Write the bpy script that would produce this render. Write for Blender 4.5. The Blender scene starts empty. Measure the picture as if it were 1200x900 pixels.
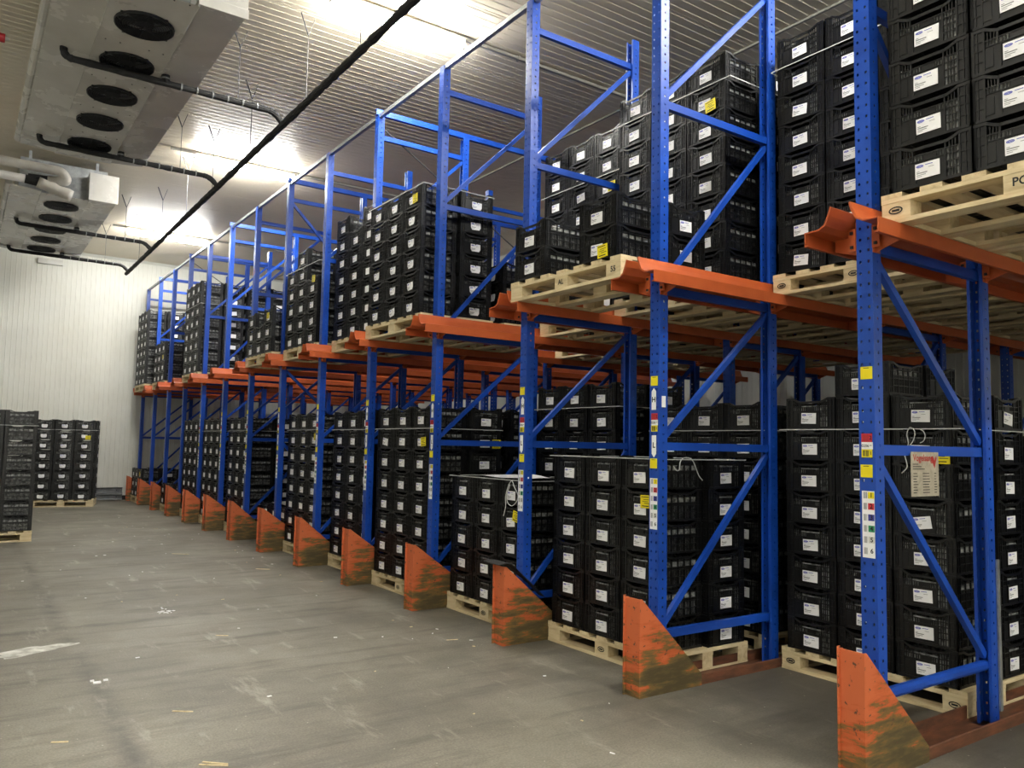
import bpy, math, random
from mathutils import Vector, Matrix
random.seed(7)
S = bpy.context.scene
COL = S.collection
PI = math.pi
rnd = random.Random(11)
ORD = ['nearest', 'second', 'third', 'fourth', 'fifth', 'sixth', 'seventh', 'eighth', 'ninth', 'tenth', 'eleventh',
       'twelfth', 'thirteenth', 'fourteenth', 'fifteenth']
FIRST = ['first'] + ORD[1:]
P = 1.4                       # spacing of the rack frames along the aisle
SHELF = 2.507                 # underside of the pallets on the rails
ZC = 5.72                     # ceiling
YW = 18.55                    # far wall
XR = 6.35                     # wall behind the racks
XL = -7.2                     # wall on the left
YN = -9.0                     # wall behind the camera


def lin(r, g, b):
    f = lambda c: (c / 255 / 12.92) if c / 255 <= 0.04045 else ((c / 255 + 0.055) / 1.055) ** 2.4
    return (f(r), f(g), f(b), 1.0)


# ---------------------------------------------------------------- materials
def mat(name, col, rough=0.5, metal=0.0, spec=0.5, emis=None, estr=0.0):
    m = bpy.data.materials.new(name)
    m.use_nodes = True
    b = m.node_tree.nodes['Principled BSDF']
    b.inputs['Base Color'].default_value = col
    b.inputs['Roughness'].default_value = rough
    b.inputs['Metallic'].default_value = metal
    b.inputs['Specular IOR Level'].default_value = spec
    if emis:
        b.inputs['Emission Color'].default_value = emis
        b.inputs['Emission Strength'].default_value = estr
    return m


def N(m, t, **kw):
    n = m.node_tree.nodes.new(t)
    for k, v in kw.items():
        setattr(n, k, v)
    return n


def L(m, a, b):
    m.node_tree.links.new(a, b)


def noise_mat(name, stops, scale=5, detail=6, rough=0.6, stretch=None, metal=0.0, bump=0.0, spec=0.5, rvar=None, dist=0.0):
    """colour ramp over object-space noise; stops = [(pos, colour)]"""
    m = mat(name, stops[0][1], rough, metal, spec)
    b = m.node_tree.nodes['Principled BSDF']
    tc = N(m, 'ShaderNodeTexCoord')
    mp = N(m, 'ShaderNodeMapping')
    if stretch:
        mp.inputs['Scale'].default_value = stretch
    L(m, tc.outputs['Object'], mp.inputs['Vector'])
    oi = N(m, 'ShaderNodeObjectInfo')
    vm = N(m, 'ShaderNodeVectorMath', operation='MULTIPLY_ADD')
    L(m, oi.outputs['Random'], vm.inputs[0])
    vm.inputs[1].default_value = (37, 51, 29)
    L(m, mp.outputs['Vector'], vm.inputs[2])
    nz = N(m, 'ShaderNodeTexNoise')
    nz.inputs['Scale'].default_value = scale
    nz.inputs['Detail'].default_value = detail
    nz.inputs['Roughness'].default_value = 0.62
    nz.inputs['Distortion'].default_value = dist
    L(m, vm.outputs['Vector'], nz.inputs['Vector'])
    cr = N(m, 'ShaderNodeValToRGB')
    e = cr.color_ramp.elements
    while len(e) < len(stops):
        e.new(0.5)
    for i, (p, c) in enumerate(stops):
        e[i].position = p
        e[i].color = c
    L(m, nz.outputs['Fac'], cr.inputs['Fac'])
    L(m, cr.outputs['Color'], b.inputs['Base Color'])
    if rvar:
        mr = N(m, 'ShaderNodeMapRange')
        mr.inputs['To Min'].default_value = rvar[0]
        mr.inputs['To Max'].default_value = rvar[1]
        L(m, nz.outputs['Fac'], mr.inputs['Value'])
        L(m, mr.outputs['Result'], b.inputs['Roughness'])
    if bump:
        bp = N(m, 'ShaderNodeBump')
        bp.inputs['Strength'].default_value = bump
        bp.inputs['Distance'].default_value = 0.01
        L(m, nz.outputs['Fac'], bp.inputs['Height'])
        L(m, bp.outputs['Normal'], b.inputs['Normal'])
    return m


def chips(m, scale, thr, col):
    """sparse chipped and scuffed spots over the paint"""
    b = m.node_tree.nodes['Principled BSDF']
    old = b.inputs['Base Color'].links[0].from_socket
    vec = m.node_tree.nodes['Noise Texture'].inputs['Vector'].links[0].from_socket
    nf = N(m, 'ShaderNodeTexNoise')
    nf.inputs['Scale'].default_value = scale
    nf.inputs['Detail'].default_value = 7
    nf.inputs['Roughness'].default_value = 0.7
    L(m, vec, nf.inputs['Vector'])
    cf = N(m, 'ShaderNodeValToRGB')
    cf.color_ramp.elements[0].position = thr
    cf.color_ramp.elements[1].position = thr + 0.02
    L(m, nf.outputs['Fac'], cf.inputs['Fac'])
    mx = N(m, 'ShaderNodeMix', data_type='RGBA')
    L(m, cf.outputs['Color'], mx.inputs['Factor'])
    L(m, old, mx.inputs['A'])
    mx.inputs['B'].default_value = col
    L(m, mx.outputs['Result'], b.inputs['Base Color'])


M = {}
M['black'] = noise_mat('black crate plastic', [(0.3, lin(8, 9, 10)), (0.75, lin(18, 19, 20))], 9, 3, 0.42, spec=0.5, rvar=(0.3, 0.46))
M['black_dull'] = noise_mat('dull black plastic', [(0.3, lin(26, 26, 26)), (0.75, lin(46, 45, 44))], 12, 5, 0.6)
M['inner'] = noise_mat('grey crate lining', [(0.38, lin(60, 62, 62)), (0.62, lin(170, 172, 170))], 34, 4, 0.5, spec=0.5)
M['paper'] = mat('white paper label', lin(248, 248, 250), 0.5)
M['ink_blue'] = mat('blue print', lin(70, 80, 190), 0.6)
M['ink_grey'] = mat('grey print', lin(120, 120, 122), 0.6)
M['ink_black'] = mat('black print', lin(22, 22, 24), 0.6)
M['ink_red'] = mat('red print', lin(170, 45, 40), 0.6)
M['yellow'] = mat('yellow sticker', lin(240, 222, 20), 0.5)
M['sticker_red'] = mat('red sticker', lin(205, 45, 60), 0.5)
M['sticker_blue'] = mat('blue sticker', lin(55, 60, 150), 0.5)
M['sticker_green'] = mat('green sticker', lin(35, 140, 95), 0.5)
M['sticker_grey'] = mat('light grey sticker', lin(215, 215, 212), 0.5)
M['blue'] = noise_mat('blue rack paint', [(0.25, lin(12, 57, 144)), (0.7, lin(20, 76, 182))], 3, 5, 0.36, rvar=(0.3, 0.45))
chips(M['blue'], 7.0, 0.735, lin(120, 126, 138))
M['orange'] = noise_mat('orange rack paint', [(0.3, lin(170, 76, 34)), (0.7, lin(192, 94, 46))], 4, 6, 0.45, rvar=(0.35, 0.55))
M['galv'] = noise_mat('galvanised steel', [(0.3, lin(140, 144, 146)), (0.7, lin(182, 186, 188))], 14, 6, 0.4, metal=0.65)
M['galv_dark'] = noise_mat('shade-darkened galvanised steel', [(0.3, lin(92, 94, 96)), (0.7, lin(126, 128, 130))], 9, 6, 0.5, metal=0.4)  # darker copy of galv, with the shadow at the far barrier put into its colour
M['bolt'] = mat('dark bolt steel', lin(60, 60, 64), 0.4, 0.8)
WS = [(0.22, lin(172, 148, 108)), (0.5, lin(216, 198, 158)), (0.8, lin(232, 218, 184))]
M['wood'] = noise_mat('pale pallet wood', WS, 3.2, 9, 0.75, stretch=(7, 0.9, 7), bump=0.2, dist=0.5)
M['wood_x'] = noise_mat('pale pallet wood, boards the other way', WS, 3.2, 9, 0.75, stretch=(0.9, 7, 7), bump=0.2, dist=0.5)
M['strap'] = mat('white plastic strap', lin(214, 216, 214), 0.4)
M['white_metal'] = noise_mat('white coated sheet metal', [(0.3, lin(196, 194, 188)), (0.75, lin(218, 217, 212))], 2, 4, 0.3, rvar=(0.2, 0.34))
M['fan_black'] = mat('black fan guard', lin(26, 29, 33), 0.45)
M['foam'] = noise_mat('black foam insulation', [(0.3, lin(18, 18, 19)), (0.7, lin(38, 38, 39))], 24, 5, 0.75, bump=0.5)
M['wrap'] = noise_mat('white pipe jacket', [(0.3, lin(196, 192, 184)), (0.7, lin(220, 218, 212))], 5, 5, 0.5)
M['tape'] = mat('grey tape band', lin(150, 152, 152), 0.35, 0.3)
M['red'] = mat('red plastic', lin(190, 40, 48), 0.4)
M['lamp'] = mat('lit lamp diffuser', lin(250, 250, 245), 0.4, emis=(1.0, 0.985, 0.93, 1), estr=1.0)
M['lamp_body'] = mat('grey lamp housing', lin(190, 190, 186), 0.5)
M['wire'] = mat('thin steel wire', lin(90, 90, 92), 0.4, 0.8)
M['cable_tray'] = mat('grey cable conduit', lin(150, 148, 140), 0.5)
M['skirting'] = mat('dark rubber base strip', lin(40, 40, 42), 0.7)
M['plate'] = noise_mat('worn load plate', [(0.3, lin(150, 142, 126)), (0.7, lin(186, 178, 160))], 30, 5, 0.5)


def guard_mat():
    """orange paint scraped away in horizontal streaks, more of it near the ground"""
    m = mat('scraped orange guard paint', lin(206, 92, 40), 0.55)
    b = m.node_tree.nodes['Principled BSDF']
    tc = N(m, 'ShaderNodeTexCoord')
    oi = N(m, 'ShaderNodeObjectInfo')
    mp = N(m, 'ShaderNodeMapping')
    mp.inputs['Scale'].default_value = (2.2, 2.2, 11)
    L(m, tc.outputs['Object'], mp.inputs['Vector'])
    vm = N(m, 'ShaderNodeVectorMath', operation='MULTIPLY_ADD')
    L(m, oi.outputs['Random'], vm.inputs[0])
    vm.inputs[1].default_value = (31, 17, 43)
    L(m, mp.outputs['Vector'], vm.inputs[2])
    nz = N(m, 'ShaderNodeTexNoise')
    nz.inputs['Scale'].default_value = 2.0
    nz.inputs['Detail'].default_value = 9
    nz.inputs['Roughness'].default_value = 0.66
    L(m, vm.outputs['Vector'], nz.inputs['Vector'])
    sx = N(m, 'ShaderNodeSeparateXYZ')
    L(m, tc.outputs['Object'], sx.inputs['Vector'])
    # wear amount depends on height of the knocks: strongest 5..30 cm above the floor, on the flanks
    mz = N(m, 'ShaderNodeMapRange')
    mz.inputs['From Min'].default_value = 0.12
    mz.inputs['From Max'].default_value = 0.5
    mz.inputs['To Min'].default_value = 0.15
    mz.inputs['To Max'].default_value = -0.12
    L(m, sx.outputs['Z'], mz.inputs['Value'])
    mx = N(m, 'ShaderNodeMapRange')
    mx.inputs['From Min'].default_value = -0.2
    mx.inputs['From Max'].default_value = -0.1
    mx.inputs['To Min'].default_value = -0.13
    mx.inputs['To Max'].default_value = 0.0
    L(m, sx.outputs['X'], mx.inputs['Value'])
    a1 = N(m, 'ShaderNodeMath', operation='ADD')
    L(m, nz.outputs['Fac'], a1.inputs[0])
    L(m, mz.outputs['Result'], a1.inputs[1])
    a2 = N(m, 'ShaderNodeMath', operation='ADD')
    L(m, a1.outputs[0], a2.inputs[0])
    L(m, mx.outputs['Result'], a2.inputs[1])
    cr = N(m, 'ShaderNodeValToRGB')
    e = cr.color_ramp.elements
    e[0].position = 0.40; e[0].color = lin(202, 104, 62)
    e[1].position = 0.72; e[1].color = lin(78, 68, 44)
    for p, c in ((0.50, lin(190, 90, 46)), (0.54, lin(128, 98, 52)), (0.62, lin(98, 84, 52))):
        x = e.new(p); x.color = c
    L(m, a2.outputs[0], cr.inputs['Fac'])
    # fine chips
    nf = N(m, 'ShaderNodeTexNoise')
    nf.inputs['Scale'].default_value = 38
    nf.inputs['Detail'].default_value = 4
    L(m, tc.outputs['Object'], nf.inputs['Vector'])
    cf = N(m, 'ShaderNodeValToRGB')
    cf.color_ramp.elements[0].position = 0.63; cf.color_ramp.elements[0].color = (0, 0, 0, 1)
    cf.color_ramp.elements[1].position = 0.68; cf.color_ramp.elements[1].color = (1, 1, 1, 1)
    L(m, nf.outputs['Fac'], cf.inputs['Fac'])
    mxn = N(m, 'ShaderNodeMix', data_type='RGBA')
    L(m, cf.outputs['Color'], mxn.inputs['Factor'])
    L(m, cr.outputs['Color'], mxn.inputs['A'])
    mxn.inputs['B'].default_value = lin(92, 66, 50)
    L(m, mxn.outputs['Result'], b.inputs['Base Color'])
    return m


M['guard'] = guard_mat()
M['rail_rust'] = noise_mat('worn rusty orange steel', [(0.3, lin(66, 44, 34)), (0.5, lin(98, 62, 44)), (0.7, lin(126, 78, 54))], 6, 8, 0.55, stretch=(1, 4, 4))


def floor_mat():
    m = mat('grey warehouse floor', lin(120, 116, 108), 0.55)
    b = m.node_tree.nodes['Principled BSDF']
    tc = N(m, 'ShaderNodeTexCoord')

    def noise(scale, detail, r=0.6, sc=None):
        n = N(m, 'ShaderNodeTexNoise')
        n.inputs['Scale'].default_value = scale
        n.inputs['Detail'].default_value = detail
        n.inputs['Roughness'].default_value = r
        if sc:
            mp = N(m, 'ShaderNodeMapping')
            mp.inputs['Scale'].default_value = sc
            mp.inputs['Rotation'].default_value = (0, 0, 0.5)
            L(m, tc.outputs['Object'], mp.inputs['Vector'])
            L(m, mp.outputs['Vector'], n.inputs['Vector'])
        else:
            L(m, tc.outputs['Object'], n.inputs['Vector'])
        return n

    def ramp(src, stops):
        c = N(m, 'ShaderNodeValToRGB')
        e = c.color_ramp.elements
        while len(e) < len(stops):
            e.new(0.5)
        for i, (p, col) in enumerate(stops):
            e[i].position = p
            e[i].color = col
        L(m, src, c.inputs['Fac'])
        return c

    def mix(f, a, bb, mode='MIX', fac=None):
        x = N(m, 'ShaderNodeMix', data_type='RGBA', blend_type=mode)
        if f is None:
            x.inputs['Factor'].default_value = fac
        else:
            L(m, f, x.inputs['Factor'])
        L(m, a, x.inputs['A'])
        if isinstance(bb, tuple):
            x.inputs['B'].default_value = bb
        else:
            L(m, bb, x.inputs['B'])
        return x.outputs['Result']
    big = ramp(noise(0.8, 8, 0.7).outputs['Fac'], [(0.34, lin(104, 100, 89)), (0.5, lin(123, 119, 107)), (0.66, lin(142, 138, 125))])
    fine = ramp(noise(90, 3).outputs['Fac'], [(0.3, (0.6, 0.6, 0.6, 1)), (0.7, (1.2, 1.2, 1.2, 1))])
    c = mix(None, big.outputs['Color'], fine.outputs['Color'], 'MULTIPLY', 0.8)
    # tyre smears, light scuffs, dark stains
    smear = ramp(noise(2.0, 7, 0.65, (0.5, 3.0, 1)).outputs['Fac'], [(0.5, (0, 0, 0, 1)), (0.68, (0.7, 0.7, 0.7, 1))])
    c = mix(smear.outputs['Color'], c, lin(80, 75, 67))
    scuff = ramp(noise(1.6, 9, 0.7, (3.5, 0.8, 1)).outputs['Fac'], [(0.58, (0, 0, 0, 1)), (0.72, (0.7, 0.7, 0.7, 1))])
    c = mix(scuff.outputs['Color'], c, lin(178, 174, 160))
    # expansion joint running along the aisle and one across, ragged dark line
    sx = N(m, 'ShaderNodeSeparateXYZ')
    wob = noise(1.1, 5)
    L(m, tc.outputs['Object'], sx.inputs['Vector'])

    def band(axis, pos, amp, w0, w1):
        a = N(m, 'ShaderNodeMath', operation='MULTIPLY_ADD')
        L(m, wob.outputs['Fac'], a.inputs[0])
        a.inputs[1].default_value = amp
        L(m, sx.outputs[axis], a.inputs[2])
        s = N(m, 'ShaderNodeMath', operation='SUBTRACT')
        L(m, a.outputs[0], s.inputs[0])
        s.inputs[1].default_value = pos + amp * 0.5
        ab = N(m, 'ShaderNodeMath', operation='ABSOLUTE')
        L(m, s.outputs[0], ab.inputs[0])
        mr = N(m, 'ShaderNodeMapRange')
        mr.inputs['From Min'].default_value = w0
        mr.inputs['From Max'].default_value = w1
        mr.inputs['To Min'].default_value = 0.75
        mr.inputs['To Max'].default_value = 0.0
        L(m, ab.outputs[0], mr.inputs['Value'])
        return mr.outputs['Result']
    # darker floor tone growing towards the racks, broken up by noise
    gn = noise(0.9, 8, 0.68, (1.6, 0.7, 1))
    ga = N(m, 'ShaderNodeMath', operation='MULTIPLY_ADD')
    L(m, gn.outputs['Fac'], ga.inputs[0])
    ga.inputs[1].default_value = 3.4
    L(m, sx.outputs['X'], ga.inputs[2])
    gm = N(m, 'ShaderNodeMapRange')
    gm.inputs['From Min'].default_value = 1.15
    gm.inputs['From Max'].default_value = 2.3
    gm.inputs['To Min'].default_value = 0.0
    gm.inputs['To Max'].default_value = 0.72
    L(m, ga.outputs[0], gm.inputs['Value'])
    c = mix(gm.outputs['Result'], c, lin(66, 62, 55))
    # pale specks of dust and wood crumbs
    vo = N(m, 'ShaderNodeTexVoronoi')
    vo.inputs['Scale'].default_value = 16
    L(m, tc.outputs['Object'], vo.inputs['Vector'])
    vs = ramp(vo.outputs['Distance'], [(0.05, (0.8, 0.8, 0.8, 1)), (0.09, (0, 0, 0, 1))])
    vk = ramp(noise(5, 3).outputs['Fac'], [(0.52, (0, 0, 0, 1)), (0.6, (1, 1, 1, 1))])
    vm_ = N(m, 'ShaderNodeMath', operation='MULTIPLY')
    L(m, vs.outputs['Color'], vm_.inputs[0])
    L(m, vk.outputs['Color'], vm_.inputs[1])
    c = mix(vm_.outputs[0], c, lin(190, 186, 172))
    br = ramp(noise(3.0, 6, 0.7).outputs['Fac'], [(0.42, (0, 0, 0, 1)), (0.62, (1, 1, 1, 1))])
    j = N(m, 'ShaderNodeMath', operation='MULTIPLY')
    L(m, band('X', -2.78, 0.07, 0.0, 0.10), j.inputs[0])
    L(m, br.outputs['Color'], j.inputs[1])
    c = mix(j.outputs[0], c, lin(62, 58, 54))
    j2 = N(m, 'ShaderNodeMath', operation='MULTIPLY')
    L(m, band('Y', 4.8, 0.4, 0.0, 0.09), j2.inputs[0])
    L(m, br.outputs['Color'], j2.inputs[1])
    c = mix(j2.outputs[0], c, lin(70, 66, 62))
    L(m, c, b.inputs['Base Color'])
    mr = N(m, 'ShaderNodeMapRange')
    mr.inputs['To Min'].default_value = 0.42
    mr.inputs['To Max'].default_value = 0.68
    L(m, wob.outputs['Fac'], mr.inputs['Value'])
    L(m, mr.outputs['Result'], b.inputs['Roughness'])
    bp = N(m, 'ShaderNodeBump')
    bp.inputs['Strength'].default_value = 0.12
    bp.inputs['Distance'].default_value = 0.004
    L(m, fine.outputs['Color'], bp.inputs['Height'])
    L(m, bp.outputs['Normal'], b.inputs['Normal'])
    return m


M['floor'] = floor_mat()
M['wall'] = noise_mat('white panel wall', [(0.3, lin(216, 216, 206)), (0.7, lin(230, 231, 224))], 0.7, 4, 0.42, rvar=(0.36, 0.5))
M['ceil'] = noise_mat('cream coated ceiling sheet', [(0.3, lin(222, 211, 188)), (0.7, lin(230, 220, 200))], 0.8, 4, 0.34, rvar=(0.30, 0.42))
M['spill'] = noise_mat('dried white spill', [(0.35, lin(150, 148, 140)), (0.6, lin(222, 222, 216))], 9, 6, 0.7)


# ---------------------------------------------------------------- mesh builder
class MB:
    def __init__(s):
        s.v = []; s.f = []; s.mi = []; s.mats = []; s.cur = 0

    def use(s, name):
        if name not in s.mats:
            s.mats.append(name)
        s.cur = s.mats.index(name)
        return s

    def face(s, pts):
        n = len(s.v)
        s.v += [tuple(p) for p in pts]
        s.f.append(tuple(range(n, n + len(pts)))); s.mi.append(s.cur)

    def box(s, x0, x1, y0, y1, z0, z1):
        n = len(s.v)
        s.v += [(x0, y0, z0), (x1, y0, z0), (x1, y1, z0), (x0, y1, z0), (x0, y0, z1), (x1, y0, z1), (x1, y1, z1), (x0, y1, z1)]
        for q in ((0, 3, 2, 1), (4, 5, 6, 7), (0, 1, 5, 4), (1, 2, 6, 5), (2, 3, 7, 6), (3, 0, 4, 7)):
            s.f.append(tuple(n + i for i in q)); s.mi.append(s.cur)
        return s

    def prism(s, prof, p0, p1, up=(0, 0, 1), caps=True):
        """closed profile [(a,b)] swept p0->p1; a runs to the side, b along up"""
        p0 = Vector(p0); p1 = Vector(p1); d = (p1 - p0).normalized(); up = Vector(up)
        a = d.cross(up)
        if a.length < 1e-5:
            a = Vector((0, 1, 0))
        a.normalize(); b = a.cross(d).normalized()
        n = len(s.v); k = len(prof)
        for p in (p0, p1):
            for (x, y) in prof:
                s.v.append(tuple(p + a * x + b * y))
        for i in range(k):
            j = (i + 1) % k
            s.f.append((n + i, n + j, n + k + j, n + k + i)); s.mi.append(s.cur)
        if caps:
            s.f.append(tuple(n + i for i in reversed(range(k)))); s.mi.append(s.cur)
            s.f.append(tuple(n + k + i for i in range(k))); s.mi.append(s.cur)
        return s

    def bar(s, p0, p1, w, h, up=(0, 0, 1)):
        return s.prism([(-w / 2, -h / 2), (w / 2, -h / 2), (w / 2, h / 2), (-w / 2, h / 2)], p0, p1, up)

    def chan(s, p0, p1, w, h, t=0.003, up=(0, 0, 1), side=1):
        """C channel, open towards +a (side=1)"""
        q = [(-w / 2, -h / 2), (w / 2, -h / 2), (w / 2, -h / 2 + t), (-w / 2 + t, -h / 2 + t), (-w / 2 + t, h / 2 - t),
             (w / 2, h / 2 - t), (w / 2, h / 2), (-w / 2, h / 2)]
        return s.prism([(x * side, y) for x, y in q], p0, p1, up)

    def tube(s, pts, r, n=8, caps=True):
        pts = [Vector(p) for p in pts]
        rr = r if isinstance(r, (list, tuple)) else [r] * len(pts)
        base = len(s.v)
        ref = None
        for i, p in enumerate(pts):
            d = (pts[min(i + 1, len(pts) - 1)] - pts[max(i - 1, 0)]).normalized()
            if ref is None:
                ref = d.orthogonal().normalized()
            ref = (ref - d * ref.dot(d)).normalized()
            b = d.cross(ref)
            for k in range(n):
                t = 2 * PI * k / n
                s.v.append(tuple(p + (ref * math.cos(t) + b * math.sin(t)) * rr[i]))
        for i in range(len(pts) - 1):
            for k in range(n):
                a = base + i * n + k; c = base + i * n + (k + 1) % n
                s.f.append((a, c, c + n, a + n)); s.mi.append(s.cur)
        if caps:
            s.f.append(tuple(base + k for k in reversed(range(n)))); s.mi.append(s.cur)
            e = base + (len(pts) - 1) * n
            s.f.append(tuple(e + k for k in range(n))); s.mi.append(s.cur)
        return s

    def ring(s, c, r0, r1, z0, z1, n=32):
        """flat annulus with thickness, axis z"""
        b = len(s.v)
        for k in range(n):
            t = 2 * PI * k / n
            for (r, z) in ((r0, z0), (r1, z0), (r1, z1), (r0, z1)):
                s.v.append((c[0] + r * math.cos(t), c[1] + r * math.sin(t), z))
        for k in range(n):
            a = b + 4 * k; d = b + 4 * ((k + 1) % n)
            for i in range(4):
                j = (i + 1) % 4
                s.f.append((a + i, d + i, d + j, a + j)); s.mi.append(s.cur)
        return s

    def disc(s, c, r, n=24, axis='z'):
        pts = []
        for k in range(n):
            t = 2 * PI * k / n
            pts.append((c[0] + r * math.cos(t), c[1] + r * math.sin(t), c[2]))
        s.face(pts)
        return s

    def add(s, other, mw):
        n = len(s.v)
        s.v += [tuple(mw @ Vector(p)) for p in other.v]
        mp = []
        for nm in other.mats:
            s.use(nm); mp.append(s.cur)
        s.f += [tuple(n + i for i in f) for f in other.f]
        s.mi += [mp[i] for i in other.mi]

    def mesh(s, name):
        me = bpy.data.meshes.new(name)
        me.from_pydata(s.v, [], s.f)
        for nm in s.mats:
            me.materials.append(M[nm])
        me.polygons.foreach_set('material_index', s.mi)
        me.update()
        return me


def link(o, parent=None):
    COL.objects.link(o)
    if parent is not None:
        o.parent = parent
    return o


def obj(name, mb, parent=None, loc=(0, 0, 0), rot=(0, 0, 0), bevel=0.0, smooth=False):
    me = mb if isinstance(mb, bpy.types.Mesh) else mb.mesh(name)
    o = bpy.data.objects.new(name, me)
    o.location = loc; o.rotation_euler = rot
    if smooth:
        me.polygons.foreach_set('use_smooth', [True] * len(me.polygons))
    if bevel:
        md = o.modifiers.new('bevel', 'BEVEL'); md.width = bevel; md.segments = 2; md.limit_method = 'ANGLE'
    return link(o, parent)


def tag(o, label, cat, group=None, kind=None):
    o['label'] = label
    o['category'] = cat
    if group:
        o['group'] = group
    if kind:
        o['kind'] = kind
    return o


def thing(name, label, cat, loc=(0, 0, 0), rotz=0.0, group=None):
    o = bpy.data.objects.new(name, None)
    o.empty_display_size = 0.1
    o.location = loc; o.rotation_euler = (0, 0, rotz)
    link(o)
    return tag(o, label, cat, group)


def struct(name, mb, label=None, cat=None, **kw):
    o = obj(name, mb, **kw)
    o['kind'] = 'structure'
    if label:
        o['label'] = label
    if cat:
        o['category'] = cat
    return o


TXT = {}


def text_mb(s, size, mname, bold=0.0):
    """text as flat mesh in the XY plane, centred; returned as an MB"""
    key = (s, size, mname, bold)
    if key in TXT:
        return TXT[key]
    cu = bpy.data.curves.new('lettering', 'FONT')
    cu.body = s; cu.size = size; cu.align_x = 'CENTER'; cu.align_y = 'CENTER'; cu.offset = bold; cu.resolution_u = 3
    o = bpy.data.objects.new('lettering', cu)
    COL.objects.link(o)
    dg = bpy.context.evaluated_depsgraph_get()
    me = bpy.data.meshes.new_from_object(o.evaluated_get(dg))
    b = MB().use(mname)
    b.v = [tuple(v.co) for v in me.vertices]
    b.f = [tuple(p.vertices) for p in me.polygons]
    b.mi = [0] * len(b.f)
    bpy.data.objects.remove(o); bpy.data.curves.remove(cu); bpy.data.meshes.remove(me)
    TXT[key] = b
    return b


# maps text XY (x right, y up) on to a face looking along -x: right = -y, up = z
FACE_NEGX = Matrix(((0, 0, -1, 0), (-1, 0, 0, 0), (0, 1, 0, 0), (0, 0, 0, 1)))
FACE_NEGY = Matrix(((1, 0, 0, 0), (0, 0, -1, 0), (0, 1, 0, 0), (0, 0, 0, 1)))


# ================================================================ ROOM
def ribbed(mb, u0, u1, pitch, panel, place, rib_w, rib_h, t):
    """sheet with small raised ribs; place(u, h) -> two 3-D points (the sheet's ends) at height h off the sheet"""
    prof = []
    u = u0
    k = 0
    while u < u1:
        pos = k % max(1, round(panel / pitch))
        prof.append((u, 0.0))
        if pos == 0:      # panel joint: narrow groove
            prof += [(u + 0.008, 0.0), (u + 0.009, -0.008), (u + 0.014, -0.008), (u + 0.015, 0.0)]
        c = u + pitch * 0.55
        prof += [(c - rib_w, 0.0), (c - rib_w * 0.45, rib_h), (c + rib_w * 0.45, rib_h), (c + rib_w, 0.0)]
        u += pitch; k += 1
    prof.append((u1, 0.0))
    n = len(mb.v)
    for (uu, h) in prof:
        a, b = place(uu, h)
        mb.v += [a, b]
    for i in range(len(prof) - 1):
        a = n + 2 * i
        mb.f.append((a, a + 1, a + 3, a + 2)); mb.mi.append(mb.cur)
    # back of the sheet
    a0, b0 = place(u0, -t); a1, b1 = place(u1, -t)
    mb.face([a0, a1, b1, b0])


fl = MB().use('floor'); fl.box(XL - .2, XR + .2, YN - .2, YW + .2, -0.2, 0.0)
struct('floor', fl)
ce = MB().use('ceil')
ribbed(ce, YN, YW, 0.11, 1.1, lambda u, h: ((XL, u, ZC - h), (XR, u, ZC - h)), 0.007, 0.0027, 0.1)
struct('ceiling', ce)
wb = MB().use('wall')
ribbed(wb, XL, XR, 0.1, 1.1, lambda u, h: ((u, YW - h, 0), (u, YW - h, ZC)), 0.012, 0.004, 0.1)
struct('wall_back', wb)
wr = MB().use('wall')
ribbed(wr, YN, YW, 0.1, 1.1, lambda u, h: ((XR - h, u, 0), (XR - h, u, ZC)), 0.012, 0.004, 0.1)
struct('wall_right', wr)
wl = MB().use('wall')
ribbed(wl, YN, YW, 0.1, 1.1, lambda u, h: ((XL + h, u, 0), (XL + h, u, ZC)), 0.012, 0.004, 0.1)
struct('wall_left', wl)
wn = MB().use('wall')
ribbed(wn, XL, XR, 0.1, 1.1, lambda u, h: ((u, YN + h, 0), (u, YN + h, ZC)), 0.012, 0.004, 0.1)
struct('wall_front', wn)
tr = MB().use('wall'); tr.prism([(0, 0), (0.06, 0), (0, -0.06)], (XL, YW - 0.005, ZC - 0.01), (XR, YW - 0.005, ZC - 0.01))
struct('trim_1', tr)
sk = MB().use('skirting'); sk.box(XL, XR, YW - 0.03, YW - 0.012, 0.0, 0.1)
struct('baseboard_back', sk)

# crash barrier along the foot of the far wall
cb = thing('crash_barrier', 'galvanised double-wave crash barrier along the foot of the far white wall', 'barrier', (-2.0, 18.3, 0))
w = [(-0.03, 0.02), (0.0, 0.05), (0.0, 0.11), (-0.05, 0.135), (-0.05, 0.175), (0.0, 0.2), (0.0, 0.27), (-0.03, 0.3)]
prof = [(a, b) for a, b in w] + [(a - 0.004, b) for a, b in reversed(w)]
bm_ = MB().use('galv_dark')
bm_.prism([(-a, b) for a, b in prof], (-5.0, 0, 0), (1.72, 0, 0))
obj('wave_beam', bm_, cb)
for px in (-4.6, -3.0, -1.4, 0.2, 1.6):
    pm = MB().use('galv'); pm.box(px - 0.04, px + 0.04, 0.055, 0.15, 0.0, 0.3); pm.use('bolt')
    pm.box(px - 0.012, px + 0.012, -0.008, 0.002, 0.075, 0.099); pm.box(px - 0.012, px + 0.012, -0.008, 0.002, 0.225, 0.249)
    obj('post', pm, cb)

# ================================================================ CRATES
CW, CL, CH = 0.364, 0.393, 0.207      # width of the label end, depth, height


def rim_h(t):
    """height of the wavy rim at t in -1..1 along a wall: high corners, low middle"""
    a = abs(t)
    if a > 0.72:
        return CH
    if a > 0.45:
        k = (a - 0.45) / 0.27
        k = k * k * (3 - 2 * k)
        return CH - 0.022 * (1 - k)
    return CH - 0.022


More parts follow.
